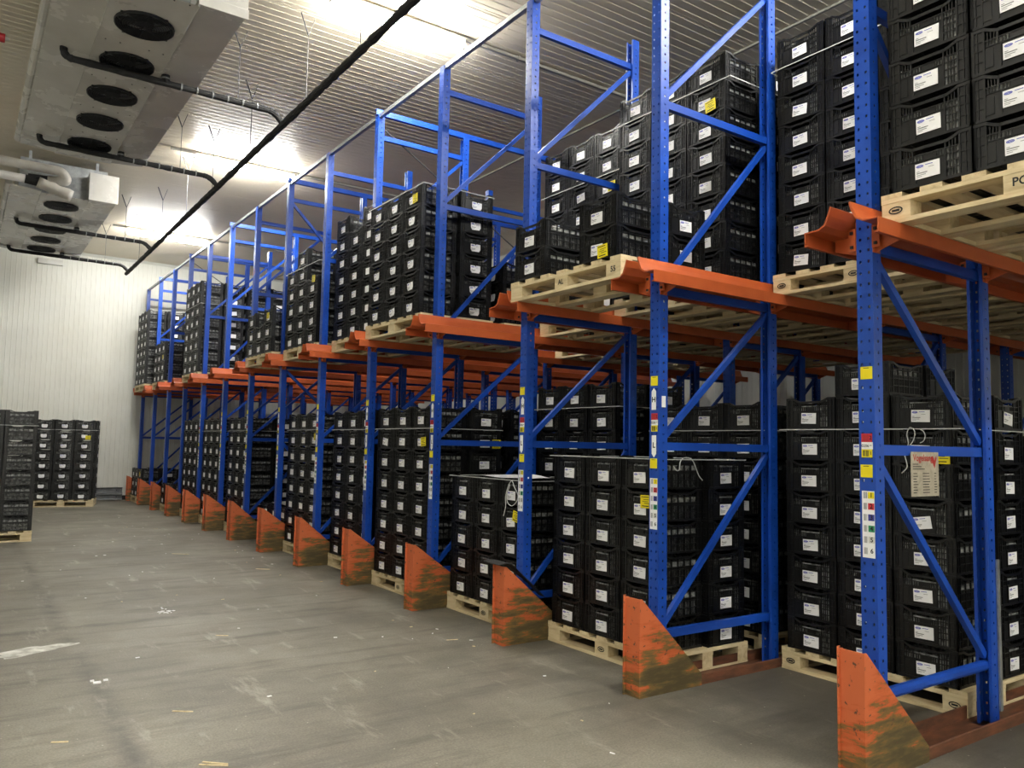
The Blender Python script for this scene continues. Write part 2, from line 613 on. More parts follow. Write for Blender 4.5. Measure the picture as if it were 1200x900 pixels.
def crate_body(fine=True):
    b = MB().use('black')
    hw, hl = CW / 2, CL / 2
    t = 0.0035

    def wall(frame, half, kind):
        # frame(u, d, z): u along the wall, d inwards from its outer face
        def bx(u0, u1, d0, d1, z0, z1):
            pts = [frame(u, d, z) for z in (z0, z1) for (u, d) in ((u0, d0), (u1, d0), (u1, d1), (u0, d1))]
            n = len(b.v); b.v += pts
            for q in ((0, 3, 2, 1), (4, 5, 6, 7), (0, 1, 5, 4), (1, 2, 6, 5), (2, 3, 7, 6), (3, 0, 4, 7)):
                b.f.append(tuple(n + i for i in q)); b.mi.append(b.cur)
        # corner posts with three proud ribs each
        for sgn in (-1, 1):
            e0, e1 = sorted((sgn * half, sgn * (half - 0.05)))
            bx(e0, e1, 0.006, 0.006 + t, 0.0, CH - 0.01)
            for o in (0.0, 0.022, 0.046):
                u = sgn * (half - o)
                bx(*sorted((u, u - sgn * 0.004)), 0.0, 0.012, 0.004, CH - 0.012)
        # rim: wavy top band, proud
        K = 14 if fine else 8
        for i in range(K):
            a0 = -half + 2 * half * i / K; a1 = -half + 2 * half * (i + 1) / K
            h0 = rim_h(a0 / half); h1 = rim_h(a1 / half)
            n = len(b.v)
            b.v += [frame(a0, 0, h0 - 0.014), frame(a1, 0, h1 - 0.014), frame(a1, 0.012, h1 - 0.014), frame(a0, 0.012, h0 - 0.014),
                    frame(a0, 0, h0), frame(a1, 0, h1), frame(a1, 0.012, h1), frame(a0, 0.012, h0)]
            for q in ((0, 3, 2, 1), (4, 5, 6, 7), (0, 1, 5, 4), (2, 3, 7, 6)):
                b.f.append(tuple(n + j for j in q)); b.mi.append(b.cur)
        # foot and girts
        bx(-half, half, 0.001, 0.010, 0.003, 0.017)
        i0, i1 = -half + 0.05, half - 0.05
        if kind == 'end':
            bx(i0, i1, 0.002, 0.008, 0.117, 0.122)
            bx(i0, i1, 0.002, 0.008, 0.144, 0.149)
            bx(i0, 0.072, 0.006, 0.006 + t, 0.016, 0.118)          # solid panel behind the label
            bx(i0 + 0.004, i0 + 0.038, 0.003, 0.007, 0.026, 0.106)  # smooth raised field left of the label
            bx(-0.066, -0.062, 0.0, 0.007, 0.02, 0.12)
            bx(0.068, 0.073, 0.0, 0.008, 0.012, 0.185)
            bx(i1 - 0.004, i1, 0.0, 0.008, 0.012, 0.19)
            bx(i0, i0 + 0.004, 0.0, 0.008, 0.012, 0.19)
            bx(-0.078, -0.073, 0.0, 0.008, 0.118, 0.185)
            bx(-0.03, 0.03, 0.005, 0.005 + t, 0.122, 0.145)         # solid middle of the slotted band
            bx(-0.075, 0.07, 0.004, 0.012, 0.172, 0.180)            # hand grip bar over the hole
            if fine:
                for u in (-0.12, -0.107, -0.094, -0.081, -0.062, -0.049, -0.036, 0.036, 0.049, 0.062):
                    bx(u, u + 0.005, 0.004, 0.008, 0.120, 0.146)
                for u in (-0.12, -0.107, -0.094, -0.083):
                    bx(u, u + 0.005, 0.004, 0.008, 0.146, 0.182)
                for u in (0.084, 0.097, 0.110):
                    bx(u, u + 0.005, 0.004, 0.008, 0.016, 0.182)
                for z in (0.05, 0.084):
                    bx(0.07, i1, 0.003, 0.008, z, z + 0.005)
                for sgn in (-1, 1):
                    for z in (0.06, 0.11, 0.15):
                        bx(*sorted((sgn * half, sgn * (half - 0.05))), 0.002, 0.008, z, z + 0.005)
            else:
                bx(0.08, i1, 0.008, 0.011, 0.016, 0.118)
                bx(i0, -0.04, 0.008, 0.011, 0.122, 0.144)
        else:
            nb = 5
            for k in range(nb + 1):
                u = i0 + (i1 - i0) * k / nb
                bx(u - 0.003, u + 0.003, 0.0, 0.009, 0.01, 0.186)
            for z in (0.058, 0.102, 0.120, 0.158):
                bx(i0, i1, 0.002, 0.008, z, z + 0.006)
            if fine:
                for k in range(nb):
                    for j in range(1, 5):
                        u = i0 + (i1 - i0) * (k + j / 5.0) / nb
                        bx(u - 0.0022, u + 0.0022, 0.004, 0.008, 0.016, 0.12)
            else:
                bx(i0, i1, 0.010, 0.013, 0.016, 0.06)
            bx(i0, i1, 0.006, 0.009, 0.102, 0.122)
            if fine:
                for sgn in (-1, 1):
                    for z in (0.05, 0.1, 0.15):
                        bx(*sorted((sgn * half, sgn * (half - 0.05))), 0.002, 0.008, z, z + 0.005)
    wall(lambda u, d, z: (-hl + d, -u, z), hw, 'end')
    wall(lambda u, d, z: (hl - d, u, z), hw, 'end')
    wall(lambda u, d, z: (u, -hw + d, z), hl, 'side')
    wall(lambda u, d, z: (-u, hw - d, z), hl, 'side')
    b.box(-hl + 0.006, hl - 0.006, -hw + 0.006, hw - 0.006, 0.004, 0.009)     # floor
    b.use('inner')                                     # paler lining seen through the slots
    i_ = 0.016
    b.box(-hl + i_, -hl + i_ + 0.002, -hw + i_, hw - i_, 0.010, 0.155); b.box(hl - i_ - 0.002, hl - i_, -hw + i_, hw - i_, 0.010, 0.155)
    b.box(-hl + i_, hl - i_, -hw + i_, -hw + i_ + 0.002, 0.010, 0.155); b.box(-hl + i_, hl - i_, hw - i_ - 0.002, hw - i_, 0.010, 0.155)
    b.use('black')
    if fine:
        for k in range(6):
            y = -hw + 0.03 + k * (2 * hw - 0.06) / 5
            b.box(-hl + 0.02, hl - 0.02, y - 0.003, y + 0.003, 0.0, 0.004)
    return b


def label_mb(shape='rect', printed=True):
    """paper label on the end that faces local -x, centred on the crate, bottom at z=.036"""
    b = MB().use('paper')
    x = -CL / 2 - 0.0004
    y0, y1, z0, z1 = 0.060, -0.050, 0.036, 0.107
    if shape == 'rect':
        b.box(x, x + 0.0024, y1, y0, z0, z1)
    else:           # shield: notched top, tapered foot
        pts = [(y0, z1), (0.012, z1), (0.004, z1 - 0.010), (-0.004, z1), (y1, z1), (y1, z0 + 0.022), (-0.036, z0), (0.046, z0), (y0, z0 + 0.022)]
        n = len(b.v)
        b.v += [(x, y, z) for y, z in pts] + [(x + 0.0024, y, z) for y, z in pts]
        k = len(pts)
        b.f.append(tuple(n + i for i in range(k))); b.mi.append(0)
        b.f.append(tuple(n + k + i for i in reversed(range(k)))); b.mi.append(0)
        for i in range(k):
            j = (i + 1) % k
            b.f.append((n + i, n + k + i, n + k + j, n + j)); b.mi.append(0)
    if printed:
        xf = x - 0.0006
        b.use('ink_blue')
        cy, cz, ra, rb = y0 - 0.022, z1 - 0.014, 0.017, 0.0065
        K = 16
        for i in range(K):
            t0, t1 = 2 * PI * i / K, 2 * PI * (i + 1) / K
            b.face([(xf, cy + ra * math.cos(t0), cz + rb * math.sin(t0)), (xf, cy + ra * math.cos(t1), cz + rb * math.sin(t1)),
                    (xf, cy + (ra - .004) * math.cos(t1), cz + (rb - .003) * math.sin(t1)), (xf, cy + (ra - .004) * math.cos(t0), cz + (rb - .003) * math.sin(t0))])

        def line(a, c, z, h):
            b.face([(xf, a, z), (xf, c, z), (xf, c, z + h), (xf, a, z + h)])
        line(cy + 0.011, cy - 0.011, cz - 0.0018, 0.0036)
        line(cy - 0.024, cy - 0.058, cz + 0.001, 0.003)
        b.use('ink_grey')
        line(y0 - 0.006, y0 - 0.020, z0 + 0.032, 0.0025)
        line(y0 - 0.006, y0 - 0.055, z0 + 0.024, 0.004)
        line(y0 - 0.006, y0 - 0.048, z0 + 0.016, 0.0025)
        line(y0 - 0.006, y0 - 0.030, z0 + 0.009, 0.002)
        line(y0 - 0.060, y0 - 0.085, z0 + 0.045, 0.002)
    return b


CRATE_FINE = crate_body(True)
CRATE_MID = crate_body(False)
ME_CRATE = CRATE_FINE.mesh('plastic_crate')
ME_CRATE_MID = CRATE_MID.mesh('plastic_crate_small')
LAB = {'rect': label_mb('rect'), 'shield': label_mb('shield')}
LAB_FAR = {'rect': label_mb('rect', False), 'shield': label_mb('shield', False)}
ME_LAB = {k: v.mesh('paper_label') for k, v in LAB.items()}


def tag_mb():
    b = MB().use('yellow')
    b.box(-0.0024, 0.0, -0.048, 0.048, -0.042, 0.042)
    b.use('ink_black')
    for (a, c, z, h) in ((0.04, -0.03, 0.028, 0.005), (0.02, -0.036, 0.012, 0.003), (0.03, -0.02, 0.0, 0.003), (0.012, -0.04, -0.012, 0.004), (0.034, -0.03, -0.032, 0.006)):
        b.face([(-0.003, a, z), (-0.003, c, z), (-0.003, c, z + h), (-0.003, a, z + h)])
    return b


TAG = tag_mb()
ME_TAG = TAG.mesh('yellow_tag')

# the crates that show largest in the photograph (single objects) and the smaller ones still in sight (stack/column:layers)
BIG = ('s1/r2:01 '
       'a0/r0:01234567 a1/c1:01234567 a1/c2:123457 f0/c0:01234567 f0/c1:012345678 f0/c2:01234567 f0/r1:8 f0/r2:01234567 f1/c0:012345 '
       'f1/c1:012345 f1/c2:012345 f1/r2:012345 f1b/c0:67 f1b/c1:67 f1b/c2:01234567 f1c/c0:8 f1c/c1:8 f1c/c2:8 f2/c0:01234 f2/c1:01234 '
       'f2/c2:01234 f2b/c0:5678 f2b/c1:678 f2b/c2:678 f2b/r2:8 f3/c0:01234567 f3/c1:01234567 f3/c2:1234567 f3/r2:567 f3b/c2:567 '
       'f4/c0:01234567 f4/c1:234567 f4/c2:25 f5/c1:3456 f5/c2:23467 f7/c2:23457 s-1/c0:01234 s-1/c1:0123 s-1/r0:0 s0/c0:01234567 '
       's0/c1:01234567 s0/c2:2345 s1/c0:01 s1/c2:01 s1b/c0:34567 s1b/c1:1234567 s1b/c2:01234567 s2/c0:567 s2/c1:4567 s2/c2:567 '
       's3/c0:012345 s3/c1:012345 s3/c2:012345 s3/r2:012345 s3b/c2:12 s4/c0:0123456 s4/c1:012345 s5/c1:45 s5/c2:0123 s6/c0:2 s6/c2:012 '
       's9/c2:0123467 ')
SMALL = ('a0/c0:01234567 a0/r1:34567 a1/c0:01234567 a1/c2:06 a1/r0:02347 a1/r1:235 a1/r2:01234567 f0/r0:34567 f0/r1:2457 f0b/c2:0123456 '
       'f0b/r1:5 f0b/r2:12 f1/r0:345 f1/r1:345 f10/c0:01 f10/c1:01 f10/c2:1 f12/c0:012 f12/c1:012 f12/c2:12 f12/r1:2 f12/r2:12 f1b/c0:05 '
       'f1b/c1:012345 f1b/r0:7 f1b/r1:56 f1b/r2:01234567 f1c/c2:45 f2/r0:04 f2/r1:4 f2/r2:01234 f2b/c0:4 f2b/c1:5 f2b/r2:567 f3/c2:0 '
       'f3/r1:56 f3/r2:01234 f3b/c0:5 f3b/c1:567 f3b/r2:456 f4/c1:1 f4/c2:013467 f5/c0:01234567 f5/c1:0127 f5/c2:015 f5/r0:1 f5/r1:3 '
       'f5/r2:1256 f6/c0:1 f6/c1:1 f6/c2:01 f7/c0:01234567 f7/c1:1234567 f7/c2:016 f7/r1:2 f7/r2:1234567 f8/c0:01234567 f8/c1:1234567 '
       'f8/c2:1234567 f9/c0:01234567 f9/c1:1234567 f9/c2:1234567 s-1/r0:123 s-1b/c0:0 s0/c2:167 s0/r0:0 s0b/c0:0 s0b/c1:0 s11/c0:0123 '
       's11/c1:0123 s11/c2:0123 s12/c0:01234567 s12/c1:01234567 s12/c2:01234567 s12/r2:4567 s12b/c2:6 s1b/c0:012 s1b/c1:0 s1b/r1:2 '
       's1b/r2:01234567 s1c/c2:0 s1c/r2:0 s2/c0:34 s2/c1:023 s2/c2:01234 s2/r2:06 s2b/c2:0 s2b/r2:0 s3/r1:12 s3b/c1:12 s3b/c2:0 s3b/r2:0 '
       's4/c2:0123456 s5/c0:01234 s5/c1:0123 s5/r1:4 s6/c0:01 s6/c1:01 s9/c0:01234567 s9/c1:01234567 s9/c2:5 s9/r1:235 s9/r2:01234567 '
       's9b/c1:27 s9b/c2:1234567 s9b/r1:6 s9b/r2:567 ')


def keyset(t):
    return {'%s/%d' % (w.split(':')[0], int(c, 16)) for w in t.split() for c in w.split(':')[1]}


TOP, SEEN = keyset(BIG), keyset(SMALL)
#TOPLIST#
STUFF = MB()
CRATE_COUNT = [0]


def nth(n):
    return FIRST[n]


COLN = {'c0': 'left column', 'c1': 'middle column', 'c2': 'right column', 'r0': 'rear left column', 'r1': 'rear middle column', 'r2': 'rear right column'}


def place_crate(key, base, slot, layer, z, label, group, shape, yellow=None, top=99):
    """base: world matrix of the pallet (x into the stack, y to the left seen from its front, origin front centre)"""
    jx, jy, ja = (rnd.uniform(-.0015, .0015), rnd.uniform(-.0015, .0015), rnd.uniform(-.004, .004))
    lj = (rnd.uniform(-.006, .006), rnd.uniform(-.004, .004), rnd.uniform(-.03, .03))
    if rnd.random() < 0.07:
        lj = (lj[0], lj[1], rnd.uniform(-.16, .16))
    i = int(slot[1])
    if slot[0] == 'c':
        m = Matrix.Translation((CL / 2 + 0.002 + jx, 0.372 - 0.372 * i + jy, z)) @ Matrix.Rotation(ja, 4, 'Z')
        lab = True
    else:
        a = {0: -PI / 2, 1: PI / 2, 2: PI / 2}[i]
        m = Matrix.Translation((0.408 + CW / 2 + jx, 0.398 - 0.398 * i + jy, z)) @ Matrix.Rotation(a + ja, 4, 'Z')
        lab = i != 1
    mw = base @ m
    lm = Matrix.Translation((0, lj[0], lj[1])) @ Matrix.Translation((0, 0.005, 0.0715)) @ Matrix.Rotation(lj[2], 4, 'X') @ Matrix.Translation((0, -0.005, -0.0715))
    if TOP is not None and key not in TOP:
        if key not in SEEN and slot in ('r1', 'c1') and layer < top - 1:
            return                                  # walled in by its neighbours
        STUFF.add(CRATE_FINE if key in SEEN else CRATE_MID, mw)
        if lab:
            STUFF.add(LAB_FAR[shape], mw @ lm)
        if yellow:
            STUFF.add(TAG, mw @ Matrix.Translation((-CL / 2 - 0.003, -yellow[0], yellow[1])) @ Matrix.Rotation(yellow[2], 4, 'X'))
        return
    CRATE_COUNT[0] += 1
    o = bpy.data.objects.new('plastic_crate', ME_CRATE)
    o.matrix_world = mw
    link(o)
    #K o['key'] = key
    tag(o, label, 'crate', group)
    if lab:
        c = bpy.data.objects.new('paper_label', ME_LAB[shape])
        link(c, o)
        c.matrix_local = lm
        c['label'] = 'white printed paper label'
    if yellow:
        c = bpy.data.objects.new('yellow_tag', ME_TAG)
        link(c, o)
        du, dz, da = yellow
        if slot[0] == 'c' or lab:
            c.matrix_local = Matrix.Translation((-CL / 2 - 0.003, -du, dz)) @ Matrix.Rotation(da, 4, 'X')
        c['label'] = 'bright yellow printed tag'


# ---------------------------------------------------------------- pallets
def pallet_parts():
    D, W = 0.8, 1.2
    out = []
    for k in range(7):
        y = W / 2 - 0.05 - k * (W - 0.1) / 6
        out.append(('deck_board', (0, D, y - 0.05, y + 0.05, 0.122, 0.144)))
    for x in (0.0, 0.35, 0.7):
        out.append(('stringer_board', (x, x + 0.1, -W / 2, W / 2, 0.1, 0.1215)))
        for y in (-0.53, 0, 0.53):
            out.append(('block', (x + 0.002, x + 0.098, y - 0.068, y + 0.068, 0.022, 0.0995)))
        out.append(('bottom_board', (x, x + 0.1, -W / 2, W / 2, 0.0, 0.0215)))
    for y in (-0.55, 0.55):
        for x0, x1 in ((0.102, 0.348), (0.452, 0.698)):
            out.append(('bottom_board', (x0, x1, y - 0.05, y + 0.05, 0.0, 0.0215)))
    return out


PAL = []
for nm, bx in pallet_parts():
    b = MB().use('wood_x' if nm == 'deck_board' or (nm == 'bottom_board' and bx[1] - bx[0] > 0.11) else 'wood'); b.box(*bx)
    PAL.append((nm, b.mesh(nm)))


def stamp_mb(kind):
    b = MB()
    if kind == 'oval':
        b.use('ink_black')
        K = 18
        for i in range(K):
            t0, t1 = 2 * PI * i / K, 2 * PI * (i + 1) / K
            f = lambda r, q, t: (-0.0015, r * math.cos(t), 0.061 + q * math.sin(t))
            b.face([f(.034, .018, t0), f(.034, .018, t1), f(.027, .012, t1), f(.027, .012, t0)])
        b.face([(-0.0015, 0.018, 0.056), (-0.0015, -0.018, 0.056), (-0.0015, -0.018, 0.066), (-0.0015, 0.018, 0.066)])
    else:
        b.add(text_mb(kind, 0.05, 'ink_black', 0.001), Matrix.Translation((-0.0015, 0, 0.061)) @ FACE_NEGX)
    return b


ME_STAMP = {k: stamp_mb(k).mesh('stamp') for k in ('oval', 'PO', 'AL', '55')}
PALLET_COUNT = [0]


def place_pallet(base, z, label, group, stamps=None):
    mw = base @ Matrix.Translation((0, 0, z))
    o = bpy.data.objects.new('wooden_pallet', None)
    o.empty_display_size = 0.1
    o.matrix_world = mw
    link(o)
    tag(o, label, 'pallet', group)
    k = 0
    front = 0
    for nm, me in PAL:
        c = bpy.data.objects.new(nm, me)
        link(c, o)
        if nm == 'block':
            front += 1
            if stamps and front in stamps:
                y = {1: -0.53, 2: 0.0, 3: 0.53}[front]
                s = bpy.data.objects.new('stamp', ME_STAMP[stamps[front]])
                link(s, c)
                s.location = (0.0, y, 0)
                s['label'] = 'dark printed stamp'
    return o


def strap_mb(x0, x1, y0, y1, h=0.006, t=0.0012):
    b = MB().use('strap')
    for (a, c, d, e) in ((x0 - t, x0, y0 - t, y1 + t), (x1, x1 + t, y0 - t, y1 + t), (x0, x1, y0 - t, y0), (x0, x1, y1, y1 + t)):
        b.box(a, c, d, e, 0, h)
    return b


BANDS = {}


def bay_name(lane):
    return {-1: 'bay at the right edge', 12: 'bay by the far wall'}.get(lane, nth(lane + 1) + ' bay from the right')


def stack(key, lane, level, xf, layers, shape='rect', yellow=None, strap=None, depth=0, stamps=None, base=None, where=None, z0=None, dy=0.0, rot=0.0):
    """layers: dict slot->number of crates, or an int"""
    if base is None:
        base = Matrix.Translation((xf, lane * P + 0.66 + dy, 0)) @ Matrix.Rotation(rot, 4, 'Z')
    z = (0.0 if level == 'floor' else SHELF) if z0 is None else z0
    if where is None:
        where = ('front ', 'second ', 'third ', 'fourth ')[depth] + ('floor' if level == 'floor' else 'shelf')
        full = where + ' pallet, ' + bay_name(lane)
        pl = 'pale wooden pallet, ' + ('front', 'second', 'third', 'fourth')[depth] + (' one on the floor, ' if level == 'floor' else ' one on the orange rails, ') + bay_name(lane)
    else:
        full = where
        pl = 'pale wooden pallet under the crates, ' + where
    place_pallet(base, z, pl, 'pallets under the crates', stamps)
    if isinstance(layers, int):
        layers = dict(c0=layers, c1=layers, c2=layers, r0=layers, r1=layers, r2=layers)
    top = max(layers.values())
    for slot, n in layers.items():
        for l in range(n):
            k = '%s/%s/%d' % (key, slot, l)
            lab = 'black crate, %s layer up, %s, %s' % (nth(l), COLN[slot], full)
            yl = (yellow or {}).get((slot, l))
            place_crate(k, base, slot, l, z + 0.1445 + l * CH, lab, 'black crates stacked on pallets', shape, yl, n)
    if strap is not None:
        s = strap_mb(-0.004, 0.782, -0.603, 0.603)
        o = obj('strapping_band', s)
        o.matrix_world = base @ Matrix.Translation((0, 0, z + 0.1445 + strap * CH - 0.006))
        BANDS[key] = o
        tag(o, 'white strapping band, ' + full, 'strap', 'strapping bands around crate stacks')


T = (-0.06, 0.06, -0.05)
Y1 = (-0.10, 0.085, 0.05)
# --- floor level
stack('f0', 0, 'floor', 1.10, dict(c0=8, c1=9, c2=8, r0=8, r1=9, r2=8), strap=7, stamps={1: 'oval', 3: 'oval'}, yellow={('c2', 6): (0.118, 0.045, 0.0)})
stack('f0b', 0, 'floor', 1.98, 5, depth=1)
stack('f1', 1, 'floor', 0.20, 6, strap=5.97, stamps={2: 'oval'}, yellow={('c2', 4): (0.055, 0.125, 0.0)})
stack('f1b', 1, 'floor', 1.24, 8, depth=1, strap=7)
stack('f1c', 1, 'floor', 2.10, 7, depth=2)
stack('f2', 2, 'floor', 0.14, 5, strap=4.97, stamps={2: 'oval'}, yellow={('c2', 3): (0.075, 0.12, 0.2)})
stack('f2b', 2, 'floor', 1.08, 9, depth=1, strap=8)
stack('f3', 3, 'floor', 0.06, 8, strap=7, stamps={2: 'oval'}, yellow={('c2', 6): (0.06, 0.08, -0.08), ('r2', 6): (0.12, 0.07, 0)})
stack('f3b', 3, 'floor', 0.95, 8, depth=1)
stack('f4', 4, 'floor', 0.15, 8, strap=7)
stack('f4b', 4, 'floor', 1.02, 8, depth=1)
stack('f5', 5, 'floor', 0.09, 8, strap=7, yellow={('c2', 6): (0.05, 0.12, 0)})
stack('f6', 6, 'floor', 0.22, 2)
stack('f6b', 6, 'floor', 1.6, 8, depth=1)
stack('f7', 7, 'floor', 0.08, 8, strap=7)
stack('f8', 8, 'floor', 0.03, 8, strap=7)
stack('f9', 9, 'floor', 0.02, 8)
stack('f10', 10, 'floor', -0.06, 2, yellow={('c2', 0): (0.03, 0.10, 0)})
stack('f12', 12, 'floor', -0.14, 3, yellow={('c2', 2): (0.0, 0.1, 0)})
# --- shelf level
stack('s-1', -1, 'shelf', -0.02, 11, stamps={3: 'oval', 2: 'PO'})
stack('s-1b', -1, 'shelf', 0.84, 10, depth=1)
stack('s0', 0, 'shelf', 1.03, 8, strap=7, stamps={2: 'oval', 3: 'oval'})
stack('s0b', 0, 'shelf', 1.89, 8, depth=1)
stack('s0c', 0, 'shelf', 2.75, 8, depth=2)
stack('s1', 1, 'shelf', -0.20, dict(c0=2, c2=2, r0=2, r2=2), stamps={2: 'AL', 1: '55'}, yellow={('c2', 0): (0.055, 0.05, -0.05)})
stack('s1b', 1, 'shelf', 0.83, 8, strap=7, depth=1, yellow={('c2', 6): (0.05, 0.045, -0.12)})
stack('s1c', 1, 'shelf', 1.69, 8, depth=2)
stack('s1d', 1, 'shelf', 2.55, 8, depth=3)
stack('s2', 2, 'shelf', 1.12, 8, strap=6, yellow={('c2', 5): (0.06, 0.08, 0)})
stack('s2b', 2, 'shelf', 1.98, 8, depth=1)
stack('s3', 3, 'shelf', -0.10, 6, 'shield', strap=5.9, yellow={('c2', 5): (0.06, 0.075, -0.05)})
stack('s3b', 3, 'shelf', 0.83, 3, 'shield', depth=1, yellow={('r2', 1): (0.0, 0.07, 0)})
stack('s4', 4, 'shelf', 0.10, dict(c0=7, c1=6, c2=7, r0=6, r1=6, r2=7))
stack('s5', 5, 'shelf', -0.01, dict(c0=5, c1=6, c2=4, r0=4, r1=5, r2=4), strap=4.9, yellow={('c2', 3): (0.04, 0.19, 0.1)})
stack('s6', 6, 'shelf', -0.10, dict(c0=3, c1=2, c2=3, r0=2, r1=2, r2=3), yellow={('c2', 2): (0.0, 0.1, 0)})
stack('s9', 9, 'shelf', -0.06, 8, strap=6)
stack('s9b', 9, 'shelf', 0.78, 8, depth=1)
stack('s11', 11, 'shelf', -0.06, 4, yellow={('c2', 2): (0.0, 0.09, 0)})
stack('s12', 12, 'shelf', -0.18, 8)
stack('s12b', 12, 'shelf', 0.66, 7, depth=1)
# --- pallets deep inside the rack, mostly hidden, added to block stray light
for ln, lv, xs in ((-1, 'shelf', (1.70, 2.56, 3.42, 4.28)), (0, 'shelf', (3.61, 4.47)), (1, 'shelf', (3.41, 4.27)), (2, 'shelf', (2.84, 3.70, 4.56)), (3, 'shelf', (2.4, 3.26, 4.12)),
                   (-1, 'floor', (2.2, 3.1, 4.0)), (0, 'floor', (3.0, 3.9)), (1, 'floor', (2.98, 3.9)), (2, 'floor', (2.2, 3.1, 4.0)), (3, 'floor', (2.2, 3.1))):
    for q, xq in enumerate(xs):
        stack('d%d%s%d' % (ln, lv[0], q), ln, lv, xq, 7 if lv == 'floor' else 8, where='deep %s row %s, %s' % (lv, ORD[q + 1], bay_name(ln)))
# --- two loaded pallets standing in the aisle
BN = Matrix.Translation((-3.19, 10.70, 0)) @ Matrix.Rotation(-PI / 2 + 0.03, 4, 'Z') @ Matrix.Translation((-0.8, 0, 0))
stack('a0', 0, 'floor', 0, 8, base=BN, where='aisle pallet at the left edge', strap=7)
BF = Matrix.Translation((-1.68, 16.70, 0)) @ Matrix.Rotation(PI / 2 - 0.2, 4, 'Z')
stack('a1', 0, 'floor', 0, 8, 'shield', base=BF, where='pallet standing by the far wall', strap=7, yellow={('c2', 6): (0.06, 0.05, 0)})

if STUFF.v:
    so = obj('distant_crates', STUFF)
    tag(so, 'remaining black crates stacked behind and beyond the nearer ones on pallets', 'crates', None, 'stuff')

# ================================================================ RACK FRAMES
ZT = 4.975


def upright_mesh():
    path = [(0.07, -0.064), (0.07, -0.08), (0.042, -0.08), (0.030, -0.08), (0.0, -0.08), (0, -0.066), (0, -0.056), (0, -0.024), (0, -0.014), (0, 0.0),
            (0.030, 0), (0.042, 0), (0.07, 0), (0.07, -0.016)]
    hole = {2, 5, 7, 10}
    zs = [0.0]
    z = 0.05
    while z < ZT - 0.05:
        zs += [z - 0.0065, z + 0.0065]
        z += 0.055
    zs.append(ZT)
    b = MB().use('blue')
    k = len(path)
    for z in zs:
        b.v += [(x, y, z) for x, y in path]
    for r in range(len(zs) - 1):
        for c in range(k - 1):
            if r % 2 == 1 and c in hole:
                continue
            a = r * k + c
            b.f.append((a, a + 1, a + 1 + k, a + k)); b.mi.append(0)
    return b.mesh('upright')


ME_UP = upright_mesh()
bb = MB().use('blue'); bb.box(-0.02, 0.10, -0.10, 0.02, 0.0, 0.008)
ME_FOOT = bb.mesh('foot_plate')
ZH = [0.32, 1.46, 2.44, 3.645, 4.74]
DX = 1.145


def brace_h(z, tube=False):
    b = MB().use('blue')
    if tube:
        b.tube([(0.05, -0.04, z), (DX - 0.05, -0.04, z)], 0.028, 10)
    else:
        b.chan((0.045, -0.04, z), (DX - 0.045, -0.04, z), 0.034, 0.05, 0.003, side=-1)
    return b.mesh('horizontal_brace')


def brace_d(z0, z1, rev):
    b = MB().use('blue')
    p0, p1 = (0.07, -0.04, z0 + 0.05), (DX - 0.07, -0.04, z1 - 0.05)
    if rev:
        p0, p1 = (0.07, -0.04, z1 - 0.05), (DX - 0.07, -0.04, z0 + 0.05)
    b.chan(p0, p1, 0.03, 0.036, 0.003, up=(0, 0, 1), side=-1)
    return b.mesh('diagonal_brace')


ME_H = [brace_h(z) for z in ZH]
ME_HT = brace_h(ZH[0], True)
ME_D = [[brace_d(ZH[k], ZH[k + 1], r) for k in range(4)] for r in (False, True)]

# stickers on the fronts of the first uprights (face looks along -x, origin at its own centre)


def quad(b, y0, y1, z0, z1, t=0.0):
    b.box(-0.0012 - t, -0.0002 - t, min(y0, y1), max(y0, y1), z0, z1)


def code_sticker():
    b = MB().use('yellow'); quad(b, 0.030, -0.030, -0.03, 0.03)
    b.use('ink_black')
    b.box(-0.0016, -0.0012, -0.012, 0.016, 0.021, 0.024)
    return b.mesh('code_sticker')


def arrow_sticker(ch, up):
    b = MB().use('paper')
    s = 1 if up else -1
    pts = [(0.019, -0.068 * s), (0.019, 0.046 * s), (0.0, 0.068 * s), (-0.019, 0.046 * s), (-0.019, -0.068 * s)]
    n = len(b.v); k = len(pts)
    b.v += [(-0.0012, y, z) for y, z in pts] + [(-0.0002, y, z) for y, z in pts]
    b.f.append(tuple(n + i for i in range(k))); b.f.append(tuple(n + k + i for i in reversed(range(k)))); b.mi += [0, 0]
    for i in range(k):
        j = (i + 1) % k
        b.f.append((n + i, n + k + i, n + k + j, n + j)); b.mi.append(0)
    b.add(text_mb(ch, 0.046, 'ink_black', 0.0012), Matrix.Translation((-0.0018, 0, -0.006 * s)) @ FACE_NEGX)
    return b.mesh('arrow_sticker')


def bars(b, y0, y1, z0, z1, n, mname, seed):
    r = random.Random(seed)
    b.use(mname)
    w = (y0 - y1) / n
    for i in range(n):
        a = y0 - w * i
        c = a - w * r.uniform(0.35, 0.8)
        b.face([(-0.0017, a, z0), (-0.0017, c, z0), (-0.0017, c, z1), (-0.0017, a, z1)])


